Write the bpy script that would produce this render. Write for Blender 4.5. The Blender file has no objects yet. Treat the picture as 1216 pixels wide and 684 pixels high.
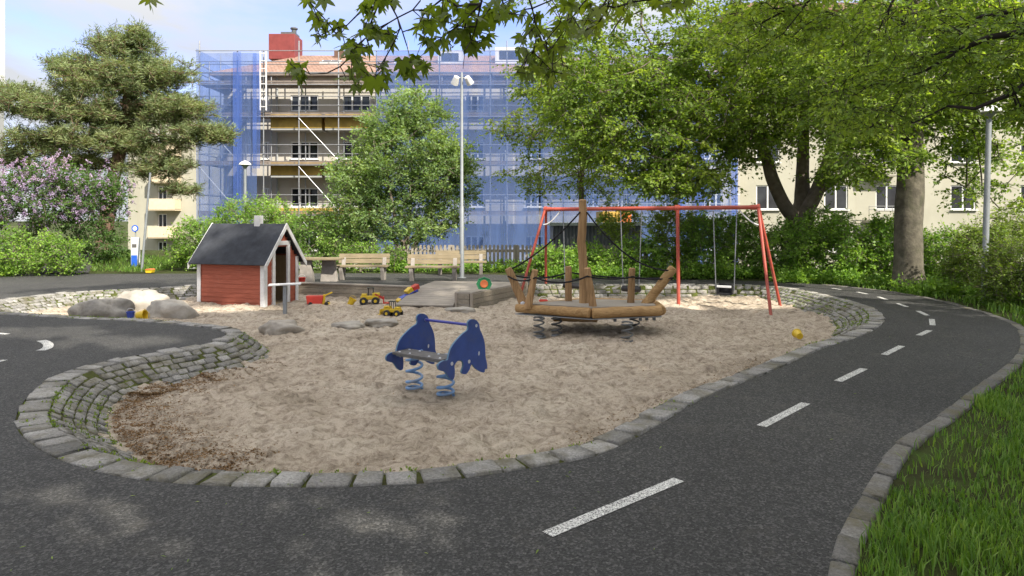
import bpy, bmesh, math, random
import numpy as np
from mathutils import Vector, Matrix, geometry

random.seed(7)
SC = bpy.context.scene
COL = SC.collection
R = math.radians
F, CXP, HYP, CH = 800.0, 608.0, 260.0, 1.75      # focal length (px of the photo), principal x, horizon y, eye height
SAND = -0.27


def P(px, py, Y):
    return Vector(((px - CXP) * Y / F, Y, CH - (py - HYP) * Y / F))


def G(px, py, z=0.0):
    Y = F * (CH - z) / (py - HYP)
    return Vector(((px - CXP) * Y / F, Y, z))


# ------------------------------------------------------------------ noise
def vnoise(x, y, seed=0):
    xi, yi = np.floor(x).astype(np.int64), np.floor(y).astype(np.int64)
    fx, fy = x - xi, y - yi
    fx, fy = fx * fx * (3 - 2 * fx), fy * fy * (3 - 2 * fy)

    def h(a, b):
        n = (a * 374761393 + b * 668265263 + seed * 982451653) & 0x7fffffff
        n = ((n ^ (n >> 13)) * 1274126177) & 0x7fffffff
        n = (n ^ (n >> 16)) & 0xffff
        return n / 65535.0
    return (h(xi, yi) * (1 - fx) + h(xi + 1, yi) * fx) * (1 - fy) + (h(xi, yi + 1) * (1 - fx) + h(xi + 1, yi + 1) * fx) * fy


# ------------------------------------------------------------------ materials
class N:
    def __init__(s, name):
        s.m = bpy.data.materials.new(name)
        s.m.use_nodes = True
        s.t = s.m.node_tree
        s.t.nodes.clear()
        s.out = s.t.nodes.new('ShaderNodeOutputMaterial')
        s.tc = s.t.nodes.new('ShaderNodeTexCoord')

    def n(s, typ, ins=None, **kw):
        nd = s.t.nodes.new('ShaderNode' + typ)
        for k, v in kw.items():
            setattr(nd, k, v)
        for k, v in (ins or {}).items():
            if hasattr(v, 'is_output'):
                s.t.links.new(v, nd.inputs[k])
            else:
                nd.inputs[k].default_value = v
        return nd

    def noise(s, scale, detail=4, rough=.55, vec=None, dist=0):
        return s.n('TexNoise', {'Vector': vec or s.tc.outputs['Object'], 'Scale': scale, 'Detail': detail, 'Roughness': rough, 'Distortion': dist}).outputs['Fac']

    def ramp(s, fac, stops, interp='LINEAR'):
        nd = s.n('ValToRGB', {'Fac': fac})
        cr = nd.color_ramp
        cr.interpolation = interp
        while len(cr.elements) < len(stops):
            cr.elements.new(.5)
        for e, (p, c) in zip(cr.elements, stops):
            e.position = p
            e.color = (*c, 1) if len(c) == 3 else c
        return nd.outputs['Color']

    def mix(s, fac, a, b, mode='MIX'):
        nd = s.n('Mix', data_type='RGBA', blend_type=mode)
        for i, v in ((0, fac), (6, a), (7, b)):
            if hasattr(v, 'is_output'):
                s.t.links.new(v, nd.inputs[i])
            else:
                nd.inputs[i].default_value = v if i == 0 else ((*v, 1) if len(v) == 3 else v)
        return nd.outputs[2]

    def attr(s, name):
        return s.n('Attribute', attribute_name=name).outputs['Fac']

    def bump(s, h, strength=.3, dist=.01):
        return s.n('Bump', {'Height': h, 'Strength': strength, 'Distance': dist}).outputs['Normal']

    def bsdf(s, color, rough=.7, spec=.3, normal=None, metal=0.0):
        ins = {'Base Color': color if hasattr(color, 'is_output') else (*color, 1), 'Roughness': rough, 'Specular IOR Level': spec, 'Metallic': metal}
        if normal is not None:
            ins['Normal'] = normal
        return s.n('BsdfPrincipled', ins).outputs[0]

    def done(s, shader):
        s.t.links.new(shader, s.out.inputs['Surface'])
        return s.m


def plain(name, c, rough=.6, spec=.3, var=.18, scale=6.0, bump=.1, bscale=60, metal=0.0, dirt=None):
    k = N(name)
    n1 = k.noise(scale, 5, .6)
    lo, hi = tuple(x * (1 - var) for x in c), tuple(min(1, x * (1 + var)) for x in c)
    col = k.ramp(n1, [(.3, lo), (.7, hi)])
    if dirt:
        d = k.ramp(k.noise(scale * .45, 6, .65, dist=.6), [(.5, (0, 0, 0)), (.72, (.8, .8, .8))])
        col = k.mix(d, col, dirt)
    return k.done(k.bsdf(col, rough, spec, k.bump(k.noise(bscale, 3), bump, .01), metal))


def wood(name, c1, c2, rough=.75, axis=0, scale=4, knots=True):
    k = N(name)
    mp = k.n('Mapping', {'Vector': k.tc.outputs['Object'], 'Scale': tuple(.5 if i == axis else 9 for i in range(3))})
    g = k.noise(scale, 6, .6, mp.outputs[0], 1.2)
    col = k.ramp(g, [(.3, c1), (.7, c2)])
    big = k.ramp(k.noise(1.6, 4), [(.35, (.75, .75, .75)), (.7, (1.1, 1.08, 1.05))])
    col = k.mix(.8, col, big, 'MULTIPLY')
    return k.done(k.bsdf(col, rough, .25, k.bump(g, .35, .008)))


def leafmat(name, dark, mid, light, trans=.38, rough=.5, spec=.35, nscale=.5, yellow=None):
    k = N(name)
    v = k.attr('v')
    col = k.ramp(v, [(.0, dark), (.5, mid), (1.0, light)])
    big = k.ramp(k.noise(nscale, 3), [(.35, (.72, .78, .8)), (.65, (1.15, 1.1, 1.0))])
    col = k.mix(.85, col, big, 'MULTIPLY')
    p = k.bsdf(col, rough, spec)
    tcol = k.mix(1.0, col, (1.45, 1.45, .5), 'MULTIPLY')
    t = k.n('BsdfTranslucent', {'Color': tcol}).outputs[0]
    mx = k.n('MixShader', {0: trans, 1: p, 2: t}).outputs[0]
    return k.done(mx)


M = {}


def make_materials():
    # asphalt: coarse aggregate, faint patches
    k = N('asphalt')
    a = k.noise(260, 2, .7)
    vor = k.n('TexVoronoi', {'Vector': k.tc.outputs['Object'], 'Scale': 74.0}, feature='F1')
    spk = k.ramp(vor.outputs['Color'], [(.1, (.014, .014, .0135)), (.6, (.040, .040, .038)), (.97, (.15, .148, .14))])
    v2 = k.n('TexVoronoi', {'Vector': k.tc.outputs['Object'], 'Scale': 137.0}, feature='F1')
    spk = k.mix(.28, spk, k.ramp(v2.outputs['Color'], [(.1, (.012, .012, .012)), (.6, (.042, .042, .04)), (.97, (.16, .158, .15))]))
    fine = k.ramp(a, [(.3, (.75, .75, .75)), (.75, (1.25, 1.25, 1.25))])
    big = k.ramp(k.noise(.55, 6, .6, dist=.5), [(.3, (.78, .78, .78)), (.55, (1, 1, 1)), (.75, (1.25, 1.24, 1.2))])
    col = k.mix(1, k.mix(1, spk, fine, 'MULTIPLY'), big, 'MULTIPLY')
    dust = k.ramp(k.noise(2.2, 7, .7, dist=1), [(.56, (0, 0, 0)), (.8, (.35, .35, .35))])
    col = k.mix(dust, col, (.14, .125, .1))
    h = k.n('Math', {0: vor.outputs['Distance'], 1: a}, operation='ADD').outputs[0]
    M['asphalt'] = k.done(k.bsdf(col, .78, .4, k.bump(h, .7, .006)))
    # worn road paint
    k = N('road_paint')
    w = k.ramp(k.noise(120, 3, .75), [(.425, (.07, .07, .072)), (.525, (.72, .72, .70))])
    big = k.ramp(k.noise(9, 4), [(.3, (.75, .75, .73)), (.6, (1.05, 1.05, 1.02))])
    M['paint'] = k.done(k.bsdf(k.mix(1, w, big, 'MULTIPLY'), .7, .3, k.bump(k.noise(150, 2), .5, .004)))
    # granite setts with moss
    k = N('granite')
    v = k.attr('v')
    base = k.ramp(v, [(0, (.15, .147, .138)), (.5, (.27, .263, .248)), (1, (.40, .39, .37))])
    g = k.ramp(k.noise(48, 6, .8), [(.34, (.5, .5, .5)), (.64, (1.3, 1.29, 1.26))])
    base = k.mix(1, base, g, 'MULTIPLY')
    st = k.ramp(k.noise(3.2, 6, .65, dist=.5), [(.46, (0, 0, 0)), (.66, (.75, .75, .75))])
    base = k.mix(st, base, (.13, .115, .06))
    M['granite'] = k.done(k.bsdf(base, .8, .3, k.bump(k.noise(34, 7, .78), 1.0, .016)))
    k = N('mossy_joint')
    c = k.ramp(k.noise(7, 6, .7), [(.3, (.05, .042, .03)), (.5, (.075, .085, .025)), (.7, (.12, .15, .03))])
    M['moss'] = k.done(k.bsdf(c, .95, .1, k.bump(k.noise(60, 4, .7), .9, .02)))
    # sand
    k = N('sand')
    c = k.ramp(k.noise(1.1, 6, .62, dist=.4), [(.3, (.385, .33, .255)), (.5, (.50, .432, .345)), (.72, (.58, .52, .42))])
    f = k.ramp(k.noise(10, 7, .78, dist=.6), [(.36, (.42, .38, .345)), (.55, (1.12, 1.12, 1.12))])
    c = k.mix(.85, c, f, 'MULTIPLY')
    sp = k.ramp(k.noise(170, 2, .8), [(.32, (.55, .5, .45)), (.6, (1.1, 1.1, 1.1))])
    c = k.mix(.75, c, sp, 'MULTIPLY')
    M['sand'] = k.done(k.bsdf(c, .95, .1, k.bump(k.noise(55, 5, .75), .85, .03)))
    # earth with thin grass
    k = N('earth')
    c = k.ramp(k.noise(2.5, 7, .7), [(.3, (.035, .028, .018)), (.5, (.05, .06, .02)), (.7, (.06, .10, .022))])
    M['earth'] = k.done(k.bsdf(c, .95, .1, k.bump(k.noise(40, 5, .7), .8, .03)))
    # rendered walls
    def render_wall(name, c, stain):
        k = N(name)
        n1 = k.ramp(k.noise(.35, 6, .6), [(.3, tuple(x * .86 for x in c)), (.7, tuple(min(1, x * 1.06) for x in c))])
        mp = k.n('Mapping', {'Vector': k.tc.outputs['Object'], 'Scale': (1.1, 1.1, .12)})
        s = k.ramp(k.noise(1.6, 6, .65, mp.outputs[0]), [(.52, (0, 0, 0)), (.8, (.45, .45, .45))])
        return k.done(k.bsdf(k.mix(s, n1, stain), .85, .2, k.bump(k.noise(25, 3), .15, .01)))
    M['cream'] = render_wall('cream_render', (.41, .395, .315), (.33, .29, .215))
    M['beige'] = render_wall('beige_render', (.50, .47, .41), (.34, .30, .25))
    M['white_wall'] = render_wall('white_render', (.6, .6, .6), (.5, .5, .48))
    M['grey_wall'] = render_wall('grey_render', (.36, .37, .36), (.25, .25, .24))
    M['ochre'] = plain('ochre_sheet', (.50, .33, .075), .6, var=.16, scale=2.5, dirt=(.28, .19, .07))
    M['cream_balc'] = plain('cream_balcony', (.66, .55, .38), .8, var=.1)
    # roof tiles
    k = N('roof_tiles')
    br = k.n('TexBrick', {'Vector': k.n('Mapping', {'Vector': k.tc.outputs['Object'], 'Scale': (1, 1.0, 1)}).outputs[0], 'Color1': (.34, .22, .17, 1), 'Color2': (.26, .16, .12, 1), 'Mortar': (.14, .085, .06, 1), 'Scale': 2.2, 'Mortar Size': .03, 'Brick Width': .5, 'Row Height': .55})
    c = k.mix(.6, br.outputs['Color'], k.ramp(k.noise(1.2, 6, .7), [(.3, (.6, .58, .55)), (.7, (1.3, 1.3, 1.3))]), 'MULTIPLY')
    M['tiles'] = k.done(k.bsdf(c, .8, .2, k.bump(br.outputs['Fac'], .6, .05)))
    M['red_metal'] = plain('red_sheet', (.22, .05, .045), .5, var=.15, scale=3)
    # glass that shows a dark room and reflects
    k = N('window_glass')
    c = k.ramp(k.noise(.8, 3), [(.35, (.010, .012, .014)), (.7, (.045, .052, .055))])
    M['pane'] = k.done(k.bsdf(c, .05, .35))
    M['win_frame'] = plain('white_window_frame', (.74, .74, .72), .5, var=.06)
    M['curtain'] = plain('pale_curtain', (.45, .44, .41), .9, var=.25, scale=9)
    # scaffold
    M['steel'] = plain('galvanised_steel', (.33, .34, .35), .45, .5, metal=.7, var=.2, scale=5)
    M['lamp_steel'] = plain('lamp_steel', (.27, .29, .30), .5, .5, metal=.35, var=.15, scale=3)
    M['deckwood'] = plain('scaffold_deck', (.20, .165, .14), .8, var=.35, scale=2)
    def net(name, c, op, folds):
        k = N(name)
        mp = k.n('Mapping', {'Vector': k.tc.outputs['Object'], 'Scale': (folds, 1, .12)})
        d = k.ramp(k.noise(1.0, 5, .6, mp.outputs[0], .4), [(.3, (op - .13,) * 3), (.7, (op + .15,) * 3)])
        df = k.n('BsdfDiffuse', {'Color': (*c, 1)}).outputs[0]
        tl = k.n('BsdfTranslucent', {'Color': (*c, 1)}).outputs[0]
        a = k.n('MixShader', {0: .45, 1: df, 2: tl}).outputs[0]
        tr = k.n('BsdfTransparent', {'Color': (.93, .95, 1, 1)}).outputs[0]
        return k.done(k.n('MixShader', {0: d, 1: tr, 2: a}).outputs[0])
    M['net'] = net('blue_debris_net', (.17, .275, .60), .45, 1.3)
    M['net_dense'] = net('blue_debris_net_folded', (.12, .22, .62), .50, 3.0)
    # playhouse
    k = N('red_boards')
    g = k.noise(3, 6, .6, k.n('Mapping', {'Vector': k.tc.outputs['Object'], 'Scale': (1, 1, 12)}).outputs[0])
    wr = k.ramp(k.noise(5, 7, .75, dist=.8), [(.58, (0, 0, 0)), (.74, (.55, .55, .55))])
    M['red_board'] = k.done(k.bsdf(k.mix(wr, k.ramp(g, [(.3, (.30, .085, .052)), (.7, (.43, .13, .082))]), (.36, .20, .15)), .75, .2, k.bump(g, .25, .006)))
    M['white_trim'] = plain('white_paint', (.76, .76, .75), .5, var=.07, scale=8, dirt=(.55, .53, .48))
    M['felt'] = plain('roofing_felt', (.040, .044, .052), .9, var=.3, scale=5, bump=.5, bscale=140)
    M['inner_wood'] = wood('pine_inside', (.34, .25, .14), (.50, .38, .22), axis=2)
    M['log'] = wood('larch_log', (.25, .145, .058), (.50, .325, .15), axis=0, scale=2.5)
    M['log_v'] = wood('larch_post', (.23, .135, .06), (.47, .30, .15), axis=2, scale=2.5)
    M['deck'] = wood('grey_deck', (.26, .235, .20), (.40, .36, .31), axis=0)
    M['bench_wood'] = wood('bench_slats', (.19, .155, .095), (.31, .255, .165), axis=0)
    M['timber'] = wood('weathered_timber', (.22, .19, .15), (.38, .34, .27), axis=0)
    M['fence_wood'] = wood('fence_pickets', (.27, .235, .19), (.42, .37, .31), axis=2)
    M['concrete'] = plain('rough_concrete', (.30, .275, .245), .9, var=.22, scale=7, bump=.5, bscale=45)
    M['rope'] = plain('black_rope', (.012, .012, .014), .8, var=.2)
    M['rubber'] = plain('black_rubber', (.014, .014, .016), .6, .4, var=.2)
    M['swing_red'] = plain('red_swing_paint', (.38, .07, .045), .45, .4, var=.14, scale=4, dirt=(.36, .12, .09))
    M['blue_panel'] = plain('navy_panel', (.028, .065, .25), .42, .45, var=.14, scale=7, bump=.06, dirt=(.06, .08, .17))
    M['panel_edge_skylit'] = plain('navy_panel_edge_skylit', (.10, .19, .28), .5, var=.1)  # pale skylight along the panel edges, put into their colour
    M['blue_rail'] = plain('violet_blue_tube', (.055, .06, .30), .4, .5, var=.1)
    M['spring_blue'] = plain('light_blue_spring', (.15, .29, .52), .4, .5, var=.12, dirt=(.25, .24, .22))
    M['spring_dark'] = plain('dark_spring', (.12, .125, .125), .5, .5, var=.2, metal=.3)
    M['seat_grey'] = plain('grey_seat_board', (.12, .115, .11), .6, var=.3, scale=12)
    M['bolt'] = plain('pale_bolt', (.6, .62, .66), .35, .5, metal=.2)
    M['rock'] = plain('boulder', (.33, .30, .255), .9, var=.35, scale=3.5, bump=.8, bscale=22, dirt=(.16, .14, .10))
    M['rock_dark'] = plain('dark_boulder', (.27, .255, .225), .9, var=.4, scale=4, bump=1, bscale=26, dirt=(.10, .09, .06))
    M['rock_pale'] = plain('pale_boulder', (.36, .335, .29), .9, var=.25, scale=3.5, bump=.8, bscale=22, dirt=(.25, .21, .16))
    for nm, c in (('yellow', (.62, .42, .02)), ('red', (.50, .045, .03)), ('green', (.035, .28, .10)), ('blue', (.035, .07, .38)), ('orange', (.65, .17, .05)), ('black', (.02, .02, .022))):
        M['toy_' + nm] = plain('toy_plastic_' + nm, c, .35, .5, var=.1)
    M['grass'] = leafmat('grass_blades', (.060, .125, .020), (.125, .245, .038), (.25, .36, .09), .4, .5, .3, 2.6)
    M['bark'] = plain('beech_bark', (.12, .107, .080), .9, var=.5, scale=5, bump=1, bscale=22, dirt=(.06, .065, .035))
    M['bark_dark'] = plain('dark_bark', (.17, .14, .112), .9, var=.3, scale=5, bump=.8, bscale=30)
    M['bark_twig'] = plain('twig_bark', (.035, .028, .024), .9, var=.3, scale=9)
    M['pine_bark'] = plain('pine_bark', (.16, .10, .07), .9, var=.3, scale=5, bump=.8, bscale=20)
    M['l_beech'] = leafmat('beech_leaves', (0.133, 0.208, 0.039), (0.223, 0.332, 0.061), (0.356, 0.463, 0.099), .5)
    M['l_young'] = leafmat('young_leaves', (0.145, 0.212, 0.041), (0.223, 0.314, 0.063), (0.327, 0.422, 0.102), .5)
    M['l_maple'] = leafmat('maple_leaves', (.105, .15, .022), (.16, .215, .032), (.23, .285, .052), .55, .45, .4)
    M['l_tree'] = leafmat('grey_green_leaves', (0.147, 0.232, 0.086), (0.232, 0.347, 0.132), (0.361, 0.480, 0.208), .45)
    M['l_bush'] = leafmat('shrub_leaves', (0.122, 0.224, 0.043), (0.216, 0.380, 0.066), (0.356, 0.535, 0.108), .45)
    M['l_dark'] = leafmat('dark_shrub_leaves', (0.098, 0.192, 0.042), (0.175, 0.313, 0.066), (0.306, 0.463, 0.107), .42)
    M['l_gold'] = leafmat('yellow_green_leaves', (0.099, 0.160, 0.024), (0.171, 0.259, 0.040), (0.286, 0.385, 0.072), .38)
    M['l_lilac'] = leafmat('lilac_leaves', (0.057, 0.121, 0.032), (0.098, 0.190, 0.048), (0.161, 0.276, 0.081), .42)
    M['l_pine'] = leafmat('pine_needles', (0.138, 0.186, 0.082), (0.218, 0.276, 0.121), (0.341, 0.389, 0.194), .3, .6, .3, .8)
    M['f_lilac'] = leafmat('lilac_blossom', (.31, .21, .40), (.44, .32, .53), (.60, .49, .67), .25, .7, .1)
    M['litter'] = leafmat('dry_leaves', (.10, .058, .030), (.19, .115, .058), (.32, .21, .12), .1, .8, .15)
    # corrugated shed
    k = N('corrugated_grey')
    w = k.n('TexWave', {'Vector': k.tc.outputs['Object'], 'Scale': 2.2}, wave_type='BANDS', bands_direction='X')
    M['corrugated'] = k.done(k.bsdf(k.ramp(w.outputs['Fac'], [(.2, (.10, .11, .12)), (.8, (.17, .18, .19))]), .6, .3, k.bump(w.outputs['Fac'], .8, .05)))
    M['shed_edge'] = plain('pale_green_edge', (.42, .46, .42), .6)
    M['car_red'] = plain('car_red', (.5, .05, .025), .25, .5, var=.05)
    M['sign_blue'] = plain('sign_blue', (.03, .12, .55), .4, var=.08)
    M['sign_white'] = plain('sign_white', (.78, .78, .78), .4, var=.05)
    M['sign_red'] = plain('sign_red', (.55, .04, .04), .4, var=.05)


make_materials()


# ------------------------------------------------------------------ mesh building
ORIG = {}


class MB:
    def __init__(s):
        s.v, s.f, s.mi = [], [], []

    def add(s, vs, fs, mi=0):
        o = len(s.v)
        s.v += [Vector(v) for v in vs]
        s.f += [tuple(i + o for i in f) for f in fs]
        s.mi += [mi] * len(fs)
        return s

    def box(s, c, size, rz=0.0, M4=None, mi=0):
        hx, hy, hz = (x / 2 for x in size)
        vs = [Vector((x, y, z)) for x in (-hx, hx) for y in (-hy, hy) for z in (-hz, hz)]
        m = M4 if M4 is not None else Matrix.Translation(Vector(c)) @ Matrix.Rotation(rz, 4, 'Z')
        return s.add([m @ v for v in vs], [(0, 1, 3, 2), (4, 6, 7, 5), (0, 4, 5, 1), (2, 3, 7, 6), (0, 2, 6, 4), (1, 5, 7, 3)], mi)

    def beam(s, a, b, w, h, up=(0, 0, 1), mi=0):
        a, b = Vector(a), Vector(b)
        d = (b - a).normalized()
        sd = d.cross(Vector(up))
        if sd.length < 1e-4:
            sd = d.cross(Vector((1, 0, 0)))
        sd.normalize()
        u = sd.cross(d)
        vs = [p + sd * (i * w / 2) + u * (j * h / 2) for p in (a, b) for i in (-1, 1) for j in (-1, 1)]
        return s.add(vs, [(0, 1, 3, 2), (4, 6, 7, 5), (0, 4, 5, 1), (2, 3, 7, 6), (0, 2, 6, 4), (1, 5, 7, 3)], mi)

    def tube(s, pts, rad, n=8, caps=True, mi=0):
        pts = [Vector(p) for p in pts]
        if not hasattr(rad, '__len__'):
            rad = [rad] * len(pts)
        o, vs, prev = len(pts), [], None
        for i, p in enumerate(pts):
            t = (pts[min(i + 1, o - 1)] - pts[max(i - 1, 0)]).normalized()
            if prev is None:
                a = t.cross(Vector((0, 0, 1)))
                if a.length < .05:
                    a = t.cross(Vector((1, 0, 0)))
                a.normalize()
            else:
                a = (prev - t * prev.dot(t)).normalized()
            prev = a
            b = t.cross(a)
            for k in range(n):
                an = 2 * math.pi * k / n
                vs.append(p + (a * math.cos(an) + b * math.sin(an)) * rad[i])
        fs = [(i * n + k, i * n + (k + 1) % n, (i + 1) * n + (k + 1) % n, (i + 1) * n + k) for i in range(o - 1) for k in range(n)]
        if caps:
            fs += [tuple(range(n))[::-1], tuple((o - 1) * n + k for k in range(n))]
        return s.add(vs, fs, mi)

    def lathe(s, c, prof, n=16, mi=0, M4=None):
        m = M4 if M4 is not None else Matrix.Translation(Vector(c))
        vs = [m @ Vector((r * math.cos(2 * math.pi * k / n), r * math.sin(2 * math.pi * k / n), z)) for r, z in prof for k in range(n)]
        fs = [(i * n + k, i * n + (k + 1) % n, (i + 1) * n + (k + 1) % n, (i + 1) * n + k) for i in range(len(prof) - 1) for k in range(n)]
        fs += [tuple(range(n))[::-1], tuple((len(prof) - 1) * n + k for k in range(n))]
        return s.add(vs, fs, mi)

    def prism(s, pts, off, mi=0, side=None):
        pts = [Vector(p) for p in pts]
        off = Vector(off)
        n = len(pts)
        tris = geometry.tessellate_polygon([pts])
        o = len(s.v)
        s.v += pts + [p + off for p in pts]
        nf0 = len(s.f)
        s.f += [tuple(o + i for i in t) for t in tris] + [tuple(o + n + i for i in reversed(t)) for t in tris]
        s.mi += [mi] * (2 * len(tris))
        s.f += [(o + i, o + (i + 1) % n, o + n + (i + 1) % n, o + n + i) for i in range(n)]
        s.mi += [mi if side is None else side] * n
        return s

    def build(s, name, mat, parent=None, smooth=False, bevel=0.0, recalc=True):
        org = ORIG.get(parent.name, Vector()) if parent else Vector()
        me = bpy.data.meshes.new(name)
        me.from_pydata([tuple(v - org) for v in s.v], [], s.f)
        for mt in (mat if isinstance(mat, (list, tuple)) else [mat]):
            me.materials.append(mt)
        me.polygons.foreach_set('material_index', s.mi)
        if recalc:
            bm = bmesh.new()
            bm.from_mesh(me)
            bmesh.ops.recalc_face_normals(bm, faces=bm.faces)
            bm.to_mesh(me)
            bm.free()
        if smooth:
            me.polygons.foreach_set('use_smooth', [True] * len(me.polygons))
            try:
                me.set_sharp_from_angle(angle=R(42))
            except Exception:
                pass
        o = bpy.data.objects.new(name, me)
        COL.objects.link(o)
        if parent:
            o.parent = parent
            ORIG[o.name] = org
        if bevel:
            b = o.modifiers.new('bevel', 'BEVEL')
            b.width, b.segments, b.limit_method = bevel, 2, 'ANGLE'
        return o


def build_np(name, V, Fq, mat, parent=None, attr=None, smooth=False):
    """V (n,3), Fq (m,k) -> one mesh object; attr: per-vertex float 'v'."""
    org = np.array(ORIG.get(parent.name, Vector()) if parent else (0, 0, 0), dtype=np.float32)
    me = bpy.data.meshes.new(name)
    m, k = Fq.shape
    me.vertices.add(len(V))
    me.vertices.foreach_set('co', (V.astype(np.float32) - org).ravel())
    me.loops.add(m * k)
    me.loops.foreach_set('vertex_index', Fq.astype(np.int32).ravel())
    me.polygons.add(m)
    me.polygons.foreach_set('loop_start', np.arange(0, m * k, k, dtype=np.int32))
    if smooth:
        me.polygons.foreach_set('use_smooth', np.ones(m, bool))
    me.materials.append(mat)
    if attr is not None:
        a = me.attributes.new('v', 'FLOAT', 'POINT')
        a.data.foreach_set('value', attr.astype(np.float32))
    me.update(calc_edges=True)
    o = bpy.data.objects.new(name, me)
    COL.objects.link(o)
    if parent:
        o.parent = parent
        ORIG[o.name] = Vector(org)
    return o


def tag(o, label, cat, group=None, kind=None):
    if label:
        o['label'] = label
    if cat:
        o['category'] = cat
    if group:
        o['group'] = group
    if kind:
        o['kind'] = kind
    return o


def thing(name, label, cat, loc, group=None):
    o = bpy.data.objects.new(name, None)
    COL.objects.link(o)
    o.location = Vector(loc)
    o.empty_display_size = .2
    ORIG[o.name] = Vector(loc)
    return tag(o, label, cat, group)


def structure(o):
    o['kind'] = 'structure'
    return o


def dup(root, loc, rz, label, sc=1.0):
    r = root.copy()
    COL.objects.link(r)
    r.location, r.rotation_euler = Vector(loc), (0, 0, rz)
    r.scale = (sc, sc, sc)
    r['label'] = label
    for ch in list(root.children):
        c = ch.copy()
        COL.objects.link(c)
        c.parent = r
        for g in ch.children:
            d = g.copy()
            COL.objects.link(d)
            d.parent = c
    return r


# ------------------------------------------------------------------ curves
def catmull(pts, step=.05, closed=True):
    pts = [np.array(p[:2], float) for p in pts]
    n = len(pts)
    out = []
    rng = range(n if closed else n - 1)
    for i in rng:
        if closed:
            p0, p1, p2, p3 = pts[(i - 1) % n], pts[i], pts[(i + 1) % n], pts[(i + 2) % n]
        else:
            p0, p1, p2, p3 = pts[max(i - 1, 0)], pts[i], pts[i + 1], pts[min(i + 2, n - 1)]
        # centripetal parametrisation
        t0 = 0
        t1 = t0 + max(1e-4, np.linalg.norm(p1 - p0)) ** .5
        t2 = t1 + max(1e-4, np.linalg.norm(p2 - p1)) ** .5
        t3 = t2 + max(1e-4, np.linalg.norm(p3 - p2)) ** .5
        k = max(2, int(np.linalg.norm(p2 - p1) / step))
        for t in np.linspace(t1, t2, k, endpoint=False):
            A1 = (t1 - t) / (t1 - t0) * p0 + (t - t0) / (t1 - t0) * p1
            A2 = (t2 - t) / (t2 - t1) * p1 + (t - t1) / (t2 - t1) * p2
            A3 = (t3 - t) / (t3 - t2) * p2 + (t - t2) / (t3 - t2) * p3
            B1 = (t2 - t) / (t2 - t0) * A1 + (t - t0) / (t2 - t0) * A2
            B2 = (t3 - t) / (t3 - t1) * A2 + (t - t1) / (t3 - t1) * A3
            out.append((t2 - t) / (t2 - t1) * B1 + (t - t1) / (t2 - t1) * B2)
    if not closed:
        out.append(pts[-1])
    return np.array(out)


def smooth2(C, w):
    k = np.ones(w) / w
    return np.stack([np.convolve(np.pad(C[:, i], w // 2, 'edge'), k, 'valid') for i in range(2)], 1)


def inside(poly, x, y):
    """vectorised point in polygon"""
    r = np.zeros(x.shape, bool)
    n = len(poly)
    for i in range(n):
        x0, y0 = poly[i]
        x1, y1 = poly[(i + 1) % n]
        c = (y0 > y) != (y1 > y)
        if y1 != y0:
            r ^= c & (x < (x1 - x0) * (y - y0) / (y1 - y0) + x0)
    return r


# ------------------------------------------------------------------ plants
def leaf_cards(base, dirn, nrm, L, W, rng, fold=.15):
    n = len(base)
    d = dirn / (np.linalg.norm(dirn, axis=1, keepdims=True) + 1e-9)
    s = np.cross(d, nrm)
    s /= np.linalg.norm(s, axis=1, keepdims=True) + 1e-9
    u = np.cross(s, d)
    L, W = L[:, None], W[:, None]
    V = np.empty((n, 4, 3))
    V[:, 0] = base
    V[:, 1] = base + d * L * .45 + s * W * .5 + u * W * fold
    V[:, 2] = base + d * L - u * L * .08
    V[:, 3] = base + d * L * .45 - s * W * .5 + u * W * fold
    return V.reshape(-1, 3), np.arange(n * 4).reshape(n, 4)


def sprays(centers, rng, per=40, twigs=6, reach=.45, size=.09, flat=.35, droop=.15, upn=.8, aspect=.62, sizevar=.45):
    """leafy twigs fanned out round every centre: leaves, and the twigs themselves"""
    C = np.asarray(centers)
    nc = len(C)
    td = rng.normal(size=(nc, twigs, 3))
    td[:, :, 2] = td[:, :, 2] * flat - droop
    td /= np.linalg.norm(td, axis=2, keepdims=True)
    ln = reach * rng.uniform(.55, 1.15, (nc, twigs))
    kl = max(1, per // twigs)
    t = (np.arange(kl) + rng.uniform(0, 1, (nc, twigs, kl))) / kl
    b = C[:, None, None] + td[:, :, None] * (ln[:, :, None] * t)[..., None]
    b[..., 2] -= (droop * .6 * ln[:, :, None] * t * t)
    b += rng.normal(size=b.shape) * size * .35
    side = np.cross(td, rng.normal(size=(nc, twigs, 3)) * .35 + np.array([0, 0, 1.0]))
    side /= np.linalg.norm(side, axis=2, keepdims=True) + 1e-9
    sg = np.where(rng.random((nc, twigs, kl)) > .5, 1, -1)[..., None]
    d = td[:, :, None] * .8 + side[:, :, None] * sg * .9 + rng.normal(size=b.shape) * .35
    d[..., 2] -= droop
    nr = rng.normal(size=b.shape) * (1 - upn * .55)
    nr[..., 2] += upn * 1.3
    b, d, nr = b.reshape(-1, 3), d.reshape(-1, 3), nr.reshape(-1, 3)
    L = size * rng.uniform(1 - sizevar, 1 + sizevar, len(b))
    V, Fq = leaf_cards(b, d, nr, L, L * aspect, rng)
    cv = np.repeat(rng.normal(0, .21, nc), twigs * kl)
    v = np.clip(.5 + cv + rng.normal(0, .2, len(b)), 0, 1)
    # twig centre lines
    tw0 = np.repeat(C[:, None], twigs, 1).reshape(-1, 3)
    tw1 = (C[:, None] + td * ln[..., None]).reshape(-1, 3)
    return V, Fq, np.repeat(v, 4), tw0, tw1


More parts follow.
